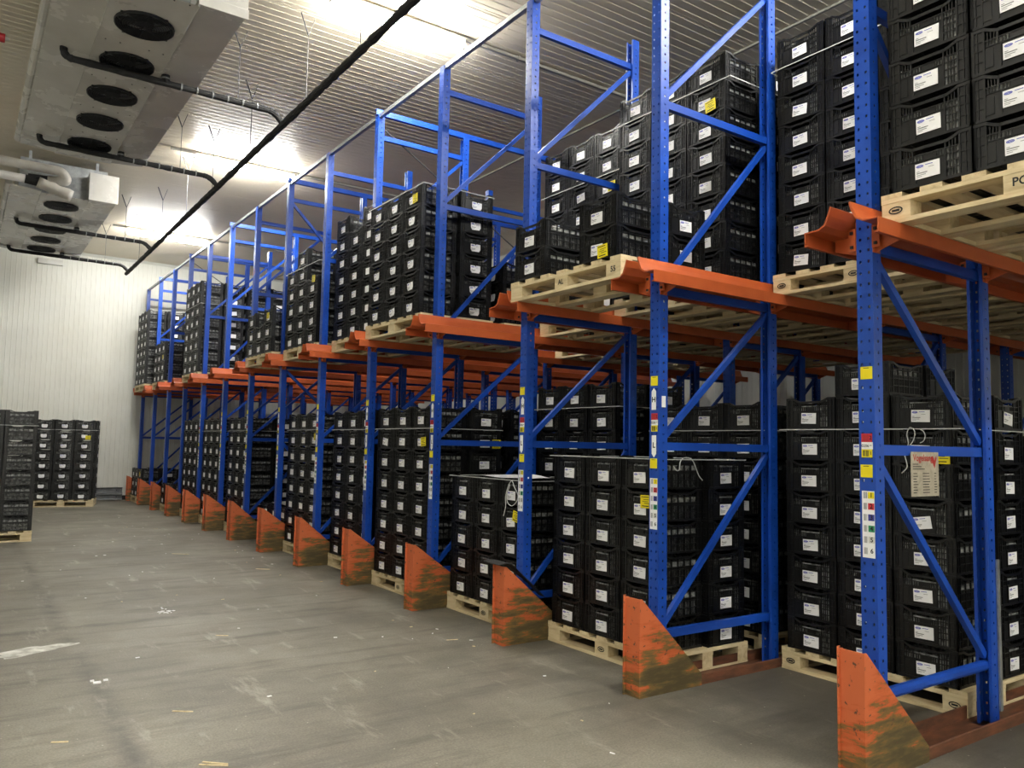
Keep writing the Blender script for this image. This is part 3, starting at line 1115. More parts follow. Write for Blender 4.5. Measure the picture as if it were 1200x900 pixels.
def location_sticker():
    b = MB().use('sticker_red'); quad(b, 0.027, -0.027, 0.022, 0.062)
    b.use('paper'); quad(b, 0.027, -0.030, -0.012, 0.022)
    b.use('yellow'); quad(b, 0.027, -0.027, -0.05, -0.012)
    bars(b, 0.021, -0.010, 0.026, 0.058, 8, 'ink_red', 1)
    bars(b, 0.019, -0.012, -0.045, -0.017, 8, 'ink_black', 2)
    b.add(text_mb('2', 0.026, 'ink_black', 0.0006), Matrix.Translation((-0.0018, -0.019, 0.042)) @ FACE_NEGX)
    b.add(text_mb('1', 0.022, 'ink_black', 0.0004), Matrix.Translation((-0.0018, -0.020, -0.031)) @ FACE_NEGX)
    b.add(text_mb('0206', 0.019, 'ink_black', 0.0003), Matrix.Translation((-0.0018, 0.008, 0.004)) @ FACE_NEGX)
    b.use('ink_black')
    x = -0.0017
    b.face([(x, -0.016, 0.0055), (x, -0.027, 0.0055), (x, -0.027, 0.0075), (x, -0.016, 0.0075)])
    b.face([(x, -0.014, 0.0065), (x, -0.018, 0.010), (x, -0.018, 0.003)])
    return b.mesh('location_sticker')


def number_sticker():
    b = MB().use('paper'); quad(b, 0.031, -0.031, -0.155, 0.155)
    cols = ['yellow', 'sticker_red', 'sticker_blue', 'sticker_green', 'sticker_grey', 'paper']
    for i, c in enumerate(cols):
        z1 = 0.150 - i * 0.0517; z0 = z1 - 0.030
        b.use(c); b.box(-0.0016, -0.0012, -0.030, 0.001, z0, z1)
        bars(b, 0.023, 0.005, z0, z1, 6, 'ink_grey', 10 + i)
        b.add(text_mb(str(i + 1), 0.030, 'ink_black', 0.0008), Matrix.Translation((-0.0020, -0.0155, (z0 + z1) / 2)) @ FACE_NEGX)
    return b.mesh('number_sticker')


ME_ST = dict(code=code_sticker(), up=arrow_sticker('H', True), down=arrow_sticker('L', False), loc=location_sticker(), num=number_sticker())
ST_NAMES = dict(code='code_sticker', up='arrow_sticker', down='arrow_sticker', loc='location_sticker', num='number_sticker')
ST_LAB = dict(code='yellow square sticker', up='white arrow sticker pointing up with letter H', down='white arrow sticker pointing down with letter L',
              loc='red, white and yellow barcode sticker', num='white strip numbered one to six in coloured fields')


def stick(up, kind, z, k):
    o = bpy.data.objects.new(ST_NAMES[kind], ME_ST[kind])
    link(o, up)
    o.location = (-0.0018, -0.039 + 0.003 * ((k * 7) % 3 - 1), z)
    o['label'] = ST_LAB[kind]


def frame(i, x=0.0, row=0):
    rev = i in (0, 6) and row == 0
    if row == 0:
        lab = 'blue perforated rack frame, %s along the aisle front' % ('nearest' if i == 0 else ORD[i] + ' nearest')
    else:
        lab = 'blue rack frame deeper inside, %s frame behind the %s front frame' % (('first', 'second')[row - 1], ORD[i])
    t = thing('rack_frame', lab, 'rack frame', (x, i * P, 0), 0, 'blue rack frames')
    f = obj('upright', ME_UP, t)
    r = obj('upright', ME_UP, t, (DX, -0.08, 0), (0, 0, PI))
    for u in (f, r):
        md = u.modifiers.new('sheet', 'SOLIDIFY'); md.thickness = 0.0025; md.offset = 0
    obj('foot_plate', ME_FOOT, t)
    obj('foot_plate', ME_FOOT, t, (DX, -0.08, 0), (0, 0, PI))
    for k, me in enumerate(ME_H):
        obj('horizontal_brace', ME_HT if (k == 0 and i == 0) else me, t)
    for me in ME_D[1 if rev else 0]:
        obj('diagonal_brace', me, t)
    if row == 0 and i < 10:
        if i == 0:
            stick(f, 'code', 1.824, 0); stick(f, 'loc', 1.474, 1); stick(f, 'code', 1.36, 2); stick(f, 'num', 1.112, 0)
        else:
            stick(f, 'code', 1.863, i); stick(f, 'up', 1.752, i + 1); stick(f, 'loc', 1.600, i + 2)
            stick(f, 'down', 1.459, i); stick(f, 'code', 1.354, i + 1); stick(f, 'num', 1.109, i)
    return t


frames = [frame(i) for i in range(14)]
for i in range(14):
    frame(i, 2.33, 1)
    if i % 1 == 0:
        frame(i, 4.66, 2)
# scratches and small fittings on the nearest frames
gs = MB().use('galv'); gs.box(DX - 0.004, DX + 0.024, -0.092, -0.083, 0.08, 0.88)
o = obj('kick_strip', gs, frames[0]); o['label'] = 'bare grey metal strip'
ob = MB().use('orange'); ob.box(-0.0012, 0.0, -0.079, -0.001, 3.92, 4.02)
o = obj('paint_band', ob, frames[7]); o['label'] = 'orange painted band'
tp = MB().use('paper'); tp.box(0.02, 0.055, -0.0815, -0.0805, 1.70, 1.77)
o = obj('torn_sticker', tp, frames[1]); o['label'] = 'torn pale sticker remnant'
# load plate hanging on the mid brace of the nearest frame
lp = MB().use('plate')
lp.box(0.325, 0.585, -0.072, -0.069, 1.235, 1.455)
lp.use('ink_red')
lp.add(text_mb('Vogelsang', 0.046, 'ink_red', 0.0012), Matrix.Translation((0.435, -0.0728, 1.424)) @ FACE_NEGY)
lp.use('ink_red')
lp.face([(0.53, -0.0726, 1.436), (0.545, -0.0726, 1.412), (0.56, -0.0726, 1.436), (0.567, -0.0726, 1.425), (0.545, -0.0726, 1.372), (0.508, -0.0726, 1.43)])
lp.use('ink_black')
rr = random.Random(3)
for k, z in enumerate((1.392, 1.38, 1.368)):
    lp.face([(0.34, -0.0726, z), (0.39 + 0.03 * k, -0.0726, z), (0.39 + 0.03 * k, -0.0726, z + 0.004), (0.34, -0.0726, z + 0.004)])
for k in range(8):
    z = 1.346 - k * 0.0135
    for a, c in ((0.342, 0.342 + rr.uniform(.03, .05)), (0.43, 0.43 + rr.uniform(.05, .07)), (0.54, 0.555 + rr.uniform(.0, .015))):
        lp.face([(a, -0.0726, z), (c, -0.0726, z), (c, -0.0726, z + 0.004), (a, -0.0726, z + 0.004)])
lpo = obj('load_plate', lp)
tag(lpo, 'worn beige load plate with red lettering on the nearest frame brace', 'sign')

# ---------------------------------------------------------------- galvanised tie bars along the top of the fronts
for i in range(13):
    b = MB().use('galv')
    b.bar((0.03, i * P + 0.004, ZT - 0.012), (0.03, (i + 1) * P - 0.084, ZT - 0.012), 0.04, 0.04)
    b.use('bolt'); b.box(-0.004, 0.0, (i + 1) * P - 0.11, (i + 1) * P - 0.1, ZT - 0.05, ZT - 0.03)
    o = obj('tie_bar', b)
    tag(o, 'grey tie bar joining the tops of the %s and %s nearest front uprights' % ('very' if i == 0 else ORD[i], ORD[i + 1]), 'tie bar', 'grey tie bars along the top of the rack')
o = None
# blue portal beams over the top, running into the rack
for i in (4, 6, 8, 10, 12):
    b = MB().use('blue')
    b.chan((-0.02, i * P - 0.04, ZT + 0.032), (5.85, i * P - 0.04, ZT + 0.032), 0.05, 0.06, 0.004, side=-1)
    o = obj('top_beam', b)
    tag(o, 'blue beam across the top of the %s nearest row of frames' % ORD[i], 'beam', 'blue beams over the rack')
for i in (4, 10):
    b = MB().use('wire')
    b.tube([(0.05, i * P + 0.012, 4.9), (2.34, i * P + 0.012, 3.55)], 0.008, 6)
    o = obj('tension_rod', b)
    tag(o, 'thin dark tension rod sloping down from the top of the %s nearest upright' % ORD[i], 'rod', 'dark tension rods')

# ---------------------------------------------------------------- orange pallet rails
RP = [(0.004, 2.60), (0.012, 2.606), (0.024, 2.57), (0.045, 2.525), (0.075, 2.508), (0.150, 2.505), (0.150, 2.435), (0.130, 2.435), (0.130, 2.441),
      (0.144, 2.441), (0.144, 2.499), (0.072, 2.500), (0.038, 2.518), (0.016, 2.562)]


def rail_mesh(sgn):
    b = MB().use('orange')
    prof = [(a * sgn, z) for a, z in RP]
    # a runs to the side: direction +x, up z -> a = d x up = -y
    b.prism([(-a, z) for a, z in prof], (-0.2, 0, 0), (5.9, 0, 0))
    return b.mesh('rail')


def bracket_mesh(sgn):
    b = MB().use('orange')
    y = lambda a: a * sgn
    # bent front plate beside the upright, and a triangular arm under the shelf
    b.box(*( (-0.006, 0.0) ), *sorted((y(0.002), y(0.04))), 2.42, 2.53)
    n = len(b.v)
    tri = [(0.002, 2.40), (0.128, 2.44), (0.128, 2.498), (0.002, 2.498)]
    for x in (0.02, 0.026):
        b.v += [(x, y(a), z) for a, z in tri]
    b.f += [tuple(n + i for i in range(4)), tuple(n + 4 + i for i in reversed(range(4)))] + [(n + i, n + 4 + i, n + 4 + (i + 1) % 4, n + (i + 1) % 4) for i in range(4)]
    b.mi += [0] * 6
    b.box(0.0, 0.06, *sorted((y(0.001), y(0.005))), 2.40, 2.56)
    b.use('bolt')
    for z in (2.44, 2.51):
        b.box(-0.014, -0.006, *sorted((y(0.014), y(0.028))), z - 0.007, z + 0.007)
    return b.mesh('bracket')


ME_RAIL = {s: rail_mesh(s) for s in (1, -1)}
ME_BR = {s: bracket_mesh(s) for s in (1, -1)}
for i in range(14):
    for sgn in (1, -1):
        if i == 13 and sgn == 1:
            continue
        y = i * P + (0.0 if sgn == 1 else -0.08)
        t = thing('pallet_rail', 'long orange pallet rail on the %s side of the %s upright row' % ('left' if sgn == 1 else 'right', 'nearest' if i == 0 else ORD[i] + ' nearest'),
                  'rail', (0, y, 0), 0, 'orange pallet rails')
        r = obj('rail', ME_RAIL[sgn], t)
        for x in (0.0, DX - 0.06, 2.33, 2.33 + DX - 0.06, 4.66, 4.66 + DX - 0.06):
            obj('bracket', ME_BR[sgn], t, (x, 0, 0))

# ---------------------------------------------------------------- floor rails of the two nearest rows
for i in (0, 1):
    b = MB().use('rail_rust')
    pr = [(-0.125, 0.0), (0.075, 0.0), (0.075, 0.075), (0.066, 0.075), (0.066, 0.008), (-0.112, 0.008), (-0.112, 0.05), (-0.120, 0.06), (-0.125, 0.055)]
    b.prism([(-a, z) for a, z in pr], (0.14, i * P, 0.0), (5.9, i * P, 0.0))
    o = obj('floor_rail', b)
    tag(o, 'rusty orange guide channel on the floor under the %s row of frames' % ('nearest' if i == 0 else 'second nearest'), 'floor rail', 'rusty floor guide rails')

# ---------------------------------------------------------------- orange upright guards


def guard_mesh(length, hr, rail):
    b = MB().use('guard')
    y0, y1, x0, h, t = -0.135, -0.012, -0.205, 0.565, 0.008
    b.box(x0, x0 + t, y0, y1, 0, h)
    b.box(x0 - 0.018, x0, y1 - t, y1, 0, h + 0.012)        # turned lip on the left edge
    hk = 0.06
    xs = x0 + t
    for ya, yb in ((y0, y0 + t), (y1 - t, y1)):
        pts = [(xs, 0), (xs + length, 0), (xs + length, hr), (xs + hk * 0.2, h), (xs, h)]
        n = len(b.v); k = len(pts)
        b.v += [(x, ya, z) for x, z in pts] + [(x, yb, z) for x, z in pts]
        b.f.append(tuple(n + i for i in range(k))); b.f.append(tuple(n + k + i for i in reversed(range(k)))); b.mi += [0, 0]
        for i in range(k):
            j = (i + 1) % k
            b.f.append((n + i, n + k + i, n + k + j, n + j)); b.mi.append(0)
    b.box(xs, xs + 0.12, y0 + t, y1 - t, 0, 0.006)
    return b.mesh('upright_guard')


GS = {'rail': guard_mesh(0.52, 0.07, True), 'long': guard_mesh(0.48, 0.17, False), 'mid': guard_mesh(0.46, 0.24, False), 'short': guard_mesh(0.34, 0.33, False)}
GK = ['rail', 'rail', 'long', 'mid', 'short', 'long', 'short', 'long', 'short', 'short', 'mid', 'short', 'mid', 'mid']
for i in range(14):
    o = obj('upright_guard', GS[GK[i]], loc=(0, i * P, 0), bevel=0.0015)
    tag(o, 'scraped orange steel guard in front of the %s upright' % ('nearest' if i == 0 else ORD[i] + ' nearest'), 'guard', 'orange upright guards')

# bent black sheet lying over the third guard
b = MB().use('black_dull')
pts = [(-0.27, 0.583), (-0.21, 0.592), (-0.16, 0.585), (0.0, 0.452), (0.15, 0.322)]
y = 2 * P
for (a, c) in zip(pts[:-1], pts[1:]):
    n = len(b.v)
    for (x, z) in (a, c):
        w_ = y + 0.05 if x < -0.15 else y - 0.084
        b.v += [(x, y - 0.16, z), (x, w_, z + 0.004), (x, w_, z + 0.008), (x, y - 0.16, z + 0.004)]
    b.f += [(n, n + 1, n + 5, n + 4), (n + 3, n + 7, n + 6, n + 2), (n, n + 4, n + 7, n + 3), (n + 1, n + 2, n + 6, n + 5), (n, n + 3, n + 2, n + 1), (n + 4, n + 5, n + 6, n + 7)]
    b.mi += [0] * 6
o = obj('plastic_sheet', b); tag(o, 'bent black plastic sheet draped over the third nearest orange guard', 'sheet')

# ---------------------------------------------------------------- loose strap ends and papers


def curl(name, pts, r, label, band, mname='strap'):
    # smooth through the points (Catmull-Rom)
    q = [Vector(p) for p in pts]
    out = []
    for i in range(len(q) - 1):
        p0, p1, p2, p3 = q[max(i - 1, 0)], q[i], q[i + 1], q[min(i + 2, len(q) - 1)]
        for k in range(6):
            t = k / 6
            out.append(0.5 * ((2 * p1) + (p2 - p0) * t + (2 * p0 - 5 * p1 + 4 * p2 - p3) * t * t + (3 * p1 - p0 - 3 * p2 + p3) * t ** 3))
    out.append(q[-1])
    pb = BANDS[band]
    o = obj(name, MB().use(mname).tube(out, r, 6), pb)
    o.matrix_local = pb.matrix_world.inverted()
    o['label'] = label
    return o


curl('strap_end', [(0.259, 1.446, 1.335), (0.28, 1.446, 1.311), (0.309, 1.446, 1.311), (0.319, 1.446, 1.359), (0.342, 1.446, 1.384), (0.374, 1.44, 1.39), (0.417, 1.44, 1.381), (0.449, 1.446, 1.355), (0.471, 1.446, 1.315), (0.498, 1.446, 1.27), (0.531, 1.446, 1.242)], 0.0035, 'looped loose strap end', 'f1')
curl('strap_end', [(0.127, 3.176, 0.88), (0.127, 3.147, 0.962), (0.127, 3.15, 1.036), (0.127, 3.115, 1.122), (0.122, 3.061, 1.167), (0.122, 3.022, 1.117), (0.127, 2.979, 1.057), (0.127, 3.0, 1.004), (0.127, 3.063, 0.968), (0.125, 3.12, 0.995), (0.122, 3.122, 1.059), (0.118, 3.078, 1.135)], 0.0035, 'looped loose strap end', 'f2')
curl('strap_end', [(1.085, 0.401, 1.329), (1.085, 0.371, 1.358), (1.085, 0.368, 1.386), (1.085, 0.381, 1.447), (1.085, 0.357, 1.503), (1.085, 0.365, 1.559), (1.082, 0.344, 1.598), (1.082, 0.316, 1.576), (1.08, 0.323, 1.526), (1.08, 0.352, 1.481), (1.078, 0.349, 1.442), (1.078, 0.336, 1.434)], 0.003, 'looped loose strap end', 'f0')
curl('strap_end', [(1.085, 0.293, 1.592), (1.085, 0.266, 1.575), (1.085, 0.257, 1.548), (1.085, 0.267, 1.52), (1.085, 0.287, 1.509)], 0.003, 'short curled strap end', 'f0')


def sheet(x0, x1, y0, y1, z, amp, seed, label):
    r_ = random.Random(seed)
    ph = [r_.uniform(0, 6) for _ in range(3)]
    nx, ny = 10, 14
    b = MB().use('paper')
    for t in (0.0, 0.0012):
        for i in range(nx + 1):
            for j in range(ny + 1):
                u, v = i / nx, j / ny
                b.v.append((x0 + (x1 - x0) * u, y0 + (y1 - y0) * v + 0.02 * math.sin(3 * u + ph[0]),
                            z + t + amp * (0.5 + 0.5 * math.sin(7 * v + ph[1] + 2 * u)) * (0.4 + 0.6 * u)))
    k = (nx + 1) * (ny + 1)
    f = lambda i, j, o: o + i * (ny + 1) + j
    for i in range(nx):
        for j in range(ny):
            b.f.append((f(i, j, 0), f(i, j + 1, 0), f(i + 1, j + 1, 0), f(i + 1, j, 0)))
            b.f.append((f(i, j, k), f(i + 1, j, k), f(i + 1, j + 1, k), f(i, j + 1, k)))
            b.mi += [0, 0]
    o = obj('paper_sheet', b, smooth=True)
    tag(o, label, 'paper', 'paper sheets on crates')


sheet(0.17, 0.55, 2.88, 3.55, 0.1445 + 5 * CH + 0.002, 0.02, 4, 'crumpled white paper sheet on top of the low floor stack, fourth bay from right')
sheet(0.25, 0.6, 8.6, 9.3, 0.1445 + 2 * CH + 0.002, 0.02, 6, 'white paper sheet on top of the two-layer floor stack, eighth bay from right')

# ================================================================ LAMPS
def lamp(y, x0, x1, label):
    t = thing('ceiling_lamp', label, 'lamp', ((x0 + x1) / 2, y, ZC), 0, 'ceiling lamps')
    h = (x1 - x0) / 2
    b = MB().use('lamp_body')
    b.box(-h - 0.02, h + 0.02, -0.055, 0.055, -0.07, -0.045)
    b.box(-h - 0.025, -h, -0.06, 0.06, -0.12, -0.05); b.box(h, h + 0.025, -0.06, 0.06, -0.12, -0.05)
    for s in (-1, 1):
        b.box(s * h * 0.6 - 0.01, s * h * 0.6 + 0.01, -0.012, 0.012, -0.046, -0.003)
    obj('housing', b, t)
    d = MB().use('lamp')
    pr = [(-0.055, -0.046), (-0.075, -0.075), (-0.062, -0.118), (-0.03, -0.135), (0.03, -0.135), (0.062, -0.118), (0.075, -0.075), (0.055, -0.046)]
    pr = [(a, z - 0.026) for a, z in pr]
    d.prism(pr, (-h, 0, 0), (h, 0, 0))
    obj('diffuser', d, t)
    return t


LY = [4.78, 10.05, 15.3]
lamp(-0.5, 1.0, 2.4, 'added lit tube lamp, unseen over the rack behind the right edge')  # unseen pair over the rack, added to light the ceiling and crate tops
lamp(-5.8, 1.0, 2.4, 'added lit tube lamp, unseen far behind the viewer at the right')
lamp(-0.5, -5.6, -4.2, 'added lit tube lamp, unseen at the left behind the viewer')  # unseen pair on the left, added to light the rack fronts
lamp(-5.8, -5.6, -4.2, 'added lit tube lamp, unseen at the left, far behind the viewer')
lamp(LY[0], -0.84, 0.56, 'lit tube lamp over the aisle, closest to the viewer, crossing behind the black pipe')
lamp(LY[1], -0.84, 0.62, 'lit tube lamp over the aisle, middle one of the three lit lamps')
lamp(LY[2], -0.92, 0.62, 'lit tube lamp over the aisle, closest to the far wall')
lamp(-0.5, -0.84, 0.56, 'lit tube lamp over the aisle behind the viewer')
lamp(-5.8, -0.84, 0.56, 'lit tube lamp over the aisle far behind the viewer')
for k, y in enumerate(LY):
    b = MB().use('cable_tray')
    b.box(-1.2, 5.8, y - 0.02, y + 0.02, ZC - 0.042, ZC - 0.010)
    for x in (1.3, 2.6, 3.9, 5.2):
        b.box(x - 0.012, x + 0.012, y - 0.028, y + 0.028, ZC - 0.05, ZC - 0.002)
    o = obj('cable_conduit', b)
    tag(o, 'grey cable conduit along the ceiling at the %s aisle lamp' % ('closest', 'middle', 'farthest')[k], 'conduit', 'ceiling cable conduits')
b = MB().use('cable_tray'); b.box(3.10, 3.13, YN, YW, ZC - 0.03, ZC - 0.009)
struct('trim_2', b)

# ================================================================ AIR COOLERS
def cooler(y0, y1, label, detail_end):
    n = 5
    XC = -2.41
    t = thing('air_cooler', label, 'air cooler', (XC, y0, ZC), 0, 'ceiling air coolers')
    Ln = y1 - y0
    zb = 5.0 - ZC
    # drip trays: two wide wings
    for s, nm in ((-1, 'drip_tray'), (1, 'drip_tray')):
        b = MB().use('white_metal')
        xa, xb = sorted((s * 0.31, s * 0.69))
        nn = len(b.v)
        q = [(s * 0.31, zb + 0.0), (s * 0.69, zb + 0.03), (s * 0.69, zb + 0.09), (s * 0.675, zb + 0.09), (s * 0.675, zb + 0.045), (s * 0.31, zb + 0.012)]
        for yy in (0.0, Ln):
            b.v += [(x, yy, z) for x, z in q]
        k = len(q)
        b.f.append(tuple(range(nn, nn + k))); b.f.append(tuple(reversed(range(nn + k, nn + 2 * k)))); b.mi += [0, 0]
        for i in range(k):
            j = (i + 1) % k
            b.f.append((nn + i, nn + j, nn + k + j, nn + k + i)); b.mi.append(0)
        obj(nm, b, t)
    # pipe-like rolled edge of the left tray
    b = MB().use('white_metal')
    b.tube([(-0.715, 0.02, zb + 0.075), (-0.715, Ln - 0.02, zb + 0.075)], 0.042, 12)
    b.use('bolt')
    for yy in (Ln * .33, Ln * .62, Ln * .8):
        b.ring((0, 0), 0.0, 0.0, 0, 0, 3)
    obj('drain_gutter', b, t, smooth=False)
    # coil body and end boxes
    b = MB().use('galv')
    b.box(-0.58, 0.58, 0.32, Ln - 0.32, zb + 0.05, -0.16)
    obj('coil', b, t)
    for ya, yb in ((0.0, 0.3), (Ln - 0.3, Ln)):
        for s in ((1,) if ya == 0.0 else (-1, 1)):
            b = MB().use('white_metal')
            xa, xb = sorted((s * 0.30, s * 0.70))
            b.box(xa, xb, ya - 0.004, yb, zb + 0.055, -0.30)
            b.box(xa, xb, ya - 0.02, ya - 0.004, zb - 0.005, zb + 0.08)
            o = obj('end_cover', b, t, bevel=0.004)
    # suspension feet
    for yy in (0.5, Ln / 2, Ln - 0.5):
        for s in (-1, 1):
            b = MB().use('galv'); b.box(s * 0.45 - 0.02, s * 0.45 + 0.02, yy - 0.03, yy + 0.03, -0.165, 0.0)
            obj('hanger', b, t)
    # fan plate, a little lower than the trays, with a hole for each fan
    R = 0.232
    hole_n = 28
    ys = [0.60 + 0.862 * k for k in range(n)]
    b = MB().use('white_metal')
    zp = zb - 0.012
    edges = [0.0] + [(ys[k] + ys[k + 1]) / 2 for k in range(n - 1)] + [Ln]
    for k in range(n):
        a0, a1 = edges[k], edges[k + 1]
        base = len(b.v)
        for i in range(hole_n):
            a = 2 * PI * i / hole_n
            ca, sa = math.cos(a), math.sin(a)
            b.v.append((R * ca, ys[k] + R * sa, zp))
            hx = 0.31
            hy = (a1 - ys[k]) if sa > 0 else (ys[k] - a0)
            s_ = min(hx / max(abs(ca), 1e-6), hy / max(abs(sa), 1e-6))
            b.v.append((s_ * ca, ys[k] + s_ * sa, zp))
        for i in range(hole_n):
            j = (i + 1) % hole_n
            b.f.append((base + 2 * i, base + 2 * i + 1, base + 2 * j + 1, base + 2 * j)); b.mi.append(0)
        for (cx, cy) in ((0.31, a0), (0.31, a1), (-0.31, a0), (-0.31, a1)):
            pass
        # corner fillers
        for i in range(hole_n):
            j = (i + 1) % hole_n
            p, q_ = b.v[base + 2 * i + 1], b.v[base + 2 * j + 1]
            if abs(p[0] - q_[0]) > 1e-4 and abs(p[1] - q_[1]) > 1e-4:
                c = (math.copysign(0.31, p[0]), a1 if p[1] > ys[k] else a0, zp)
                b.face([p, c, q_])
    b.box(-0.313, -0.309, 0, Ln, zp - 0.004, zp + 0.04); b.box(0.309, 0.313, 0, Ln, zp - 0.004, zp + 0.04)
    b.use('bolt')
    for k in range(n):
        for yy in (edges[k] + 0.03,):
            for xx in (-0.24, -0.12, 0.12, 0.24):
                b.box(xx - 0.006, xx + 0.006, yy - 0.006, yy + 0.006, zp - 0.004, zp)
    obj('fan_plate', b, t)
    for k in range(n):
        fo = thing('fan', 'x', 'x', (0, ys[k], zp), 0)
        del fo['label']; del fo['category']
        fo.parent = t
        g = MB().use('fan_black')
        for r in [0.232 - 0.019 * q for q in range(11)]:
            g.ring((0, 0), r - 0.004, r, -0.018 - 0.014 * (1 - (r / 0.232) ** 2), -0.014 - 0.014 * (1 - (r / 0.232) ** 2), 28)
        for q in range(8):
            a = 2 * PI * q / 8
            g.bar((0, 0, -0.03), (0.232 * math.cos(a), 0.232 * math.sin(a), -0.015), 0.006, 0.004)
        g.ring((0, 0), 0.229, 0.238, -0.02, 0.03, 28)
        for q in range(4):
            a = 2 * PI * q / 4 + 0.6
            g.box(0.24 * math.cos(a) - 0.012, 0.24 * math.cos(a) + 0.012, 0.24 * math.sin(a) - 0.012, 0.24 * math.sin(a) + 0.012, -0.02, 0.002)
        obj('fan_guard', g, fo)
        im = MB().use('fan_black')
        im.tube([(0, 0, 0.0), (0, 0, 0.12)], 0.075, 16)
        for q in range(5):
            a = 2 * PI * q / 5
            d = Vector((math.cos(a), math.sin(a), 0)); e = Vector((-math.sin(a), math.cos(a), 0))
            pts = [d * 0.07 - e * 0.03, d * 0.07 + e * 0.03, d * 0.215 + e * 0.085, d * 0.215 - e * 0.05]
            zz = [0.03, 0.07, 0.085, 0.03]
            im.face([(p.x, p.y, z) for p, z in zip(pts, zz)])
            im.face([(p.x, p.y, z - 0.003) for p, z in reversed(list(zip(pts, zz)))])
        im.ring((0, 0), 0.236, 0.24, 0.0, 0.16, 28)
        im.disc((0, 0, 0.16), 0.24, 28)
        obj('impeller', im, fo)
    # short drain outlets under the trays
    return t


cooler(4.48, 9.12, 'large white five-fan air cooler hung from the ceiling, upper left', True)
c2 = cooler(11.10, 15.72, 'white five-fan air cooler hung from the ceiling near the far wall', True)
b = MB().use('ink_grey'); b.box(0.52, 0.62, -0.0262, -0.0202, -0.43, -0.37); b.use('yellow'); b.box(0.555, 0.595, -0.0264, -0.0202, -0.49, -0.455)
#o = obj('rating_label', b, c2)

# ---------------------------------------------------------------- black insulated drain pipes


def lumpy(pts, r, seg=0.06, amp=0.12, seed=1):
    q = [Vector(p) for p in pts]
    r_ = random.Random(seed)
    out, rad = [], []
    for a, c in zip(q[:-1], q[1:]):
        n = max(2, int((c - a).length / seg))
        for k in range(n):
            out.append(a.lerp(c, k / n)); rad.append(r * (1 + r_.uniform(-amp, amp)))
    out.append(q[-1]); rad.append(r)
    return out, rad


def rounded(pts, rad, n=5):
    q = [Vector(p) for p in pts]
    out = [q[0]]
    for i in range(1, len(q) - 1):
        a = (q[i - 1] - q[i]).normalized(); c = (q[i + 1] - q[i]).normalized()
        p0, p2 = q[i] + a * rad, q[i] + c * rad
        for k in range(n + 1):
            t = k / n
            out.append(p0 * (1 - t) ** 2 + q[i] * 2 * t * (1 - t) + p2 * t * t)
    out.append(q[-1])
    return out


XM, ZM = -0.87, 4.79
b = MB().use('foam')
pts, rad = lumpy([(XM, -3.0, ZM + 0.03), (XM, 15.55, ZM)], 0.036, 0.07, 0.14, 5)
b.tube(pts, rad, 10)
MAIN = obj('main_drain_pipe', b)
tag(MAIN, 'long black insulated drain pipe running the length of the aisle under the lamps', 'pipe')
BR = [(6.02, 'near the front of the nearest air cooler'), (8.62, 'at the rear of the nearest air cooler'), (13.05, 'at the middle of the far air cooler'), (15.35, 'at the rear of the far air cooler')]
BRT = []
for k, (y, wh) in enumerate(BR):
    t = thing('branch_drain_pipe', 'black insulated branch pipe ' + wh, 'pipe', (-2.41, y, 4.9), 0, 'black branch drain pipes')
    BRT.append(t)
    b = MB().use('foam')
    zz = 4.93
    path = rounded([(-0.52, 0, 0.12), (-0.52, 0, zz - 4.9), (1.43, 0, zz - 4.9 - 0.01), (1.54, 0, ZM - 4.9 + 0.02)], 0.08)
    pts, rad = lumpy(path, 0.033, 0.07, 0.10, 20 + k)
    b.tube(pts, rad, 10)
    obj('pipe', b, t)
    b = MB().use('foam'); b.tube([(0.36, 0, 0.02), (0.36, 0, 0.125)], 0.04, 10); b.use('tape'); b.ring((0.36, 0), 0.0405, 0.044, 0.06, 0.075, 12)
    obj('outlet', b, t)
    for q in range(6):
        x = 0.5 + q * 0.15
        b = MB().use('tape')
        b.tube([(x, 0, zz - 4.9 - 0.003), (x + 0.014, 0, zz - 4.9 - 0.003)], 0.0395, 10)
        o = obj('tape_band', b, t); o['label'] = 'shiny tape band'

# hanger wires with forked tops
HW = [(XM, 4.05), (XM, 5.35), (XM, 7.2), (XM, 8.9), (XM, 10.4), (XM, 12.2), (XM, 14.2), (-1.35, 6.02), (-1.35, 8.62), (-1.3, 13.05), (-1.3, 15.35)]
for k, (x, y) in enumerate(HW):
    b = MB().use('wire')
    zl = ZM + 0.035 if x == XM else 4.96
    zf = ZC - 0.22
    b.tube([(x, y, zl), (x, y, zf)], 0.0035, 5)
    b.tube([(x, y, zf), (x - 0.09, y - 0.02, ZC - 0.01)], 0.007, 5)
    b.tube([(x, y, zf), (x + 0.07, y + 0.02, ZC - 0.01)], 0.003, 5)
    pb = MAIN if x == XM else BRT[k - 7]
    o = obj('hanger_wire', b, pb, loc=-Vector(pb.location))
    o['label'] = 'thin forked steel wire'

# ---------------------------------------------------------------- white insulated pipes feeding the far cooler
t = thing('refrigerant_pipe', 'thick white jacketed pipe with an elbow, upper one of two at the far left cooler', 'pipe', (-3.2, 10.96, 5.3), 0)
b = MB().use('wrap')
b.tube(rounded([(-4.0, -0.02, 0.035), (0.72, -0.02, 0.0), (0.80, 0.0, -0.13), (0.55, 0.06, -0.14)], 0.07, 6), 0.068, 14)
obj('jacket', b, t, smooth=True)
b = MB().use('foam'); b.tube([(0.30, 0.06, -0.15), (0.56, 0.06, -0.14)], 0.06, 12)
o = obj('sleeve', b, t); o['label'] = 'black foam sleeve'
t = thing('refrigerant_pipe', 'white jacketed pipe with a black joint, lower one of two at the far left cooler', 'pipe', (-3.2, 10.95, 5.1), 0)
b = MB().use('wrap')
b.tube([(-4.0, 0, 0.05), (0.27, 0, 0.005)], 0.06, 14)
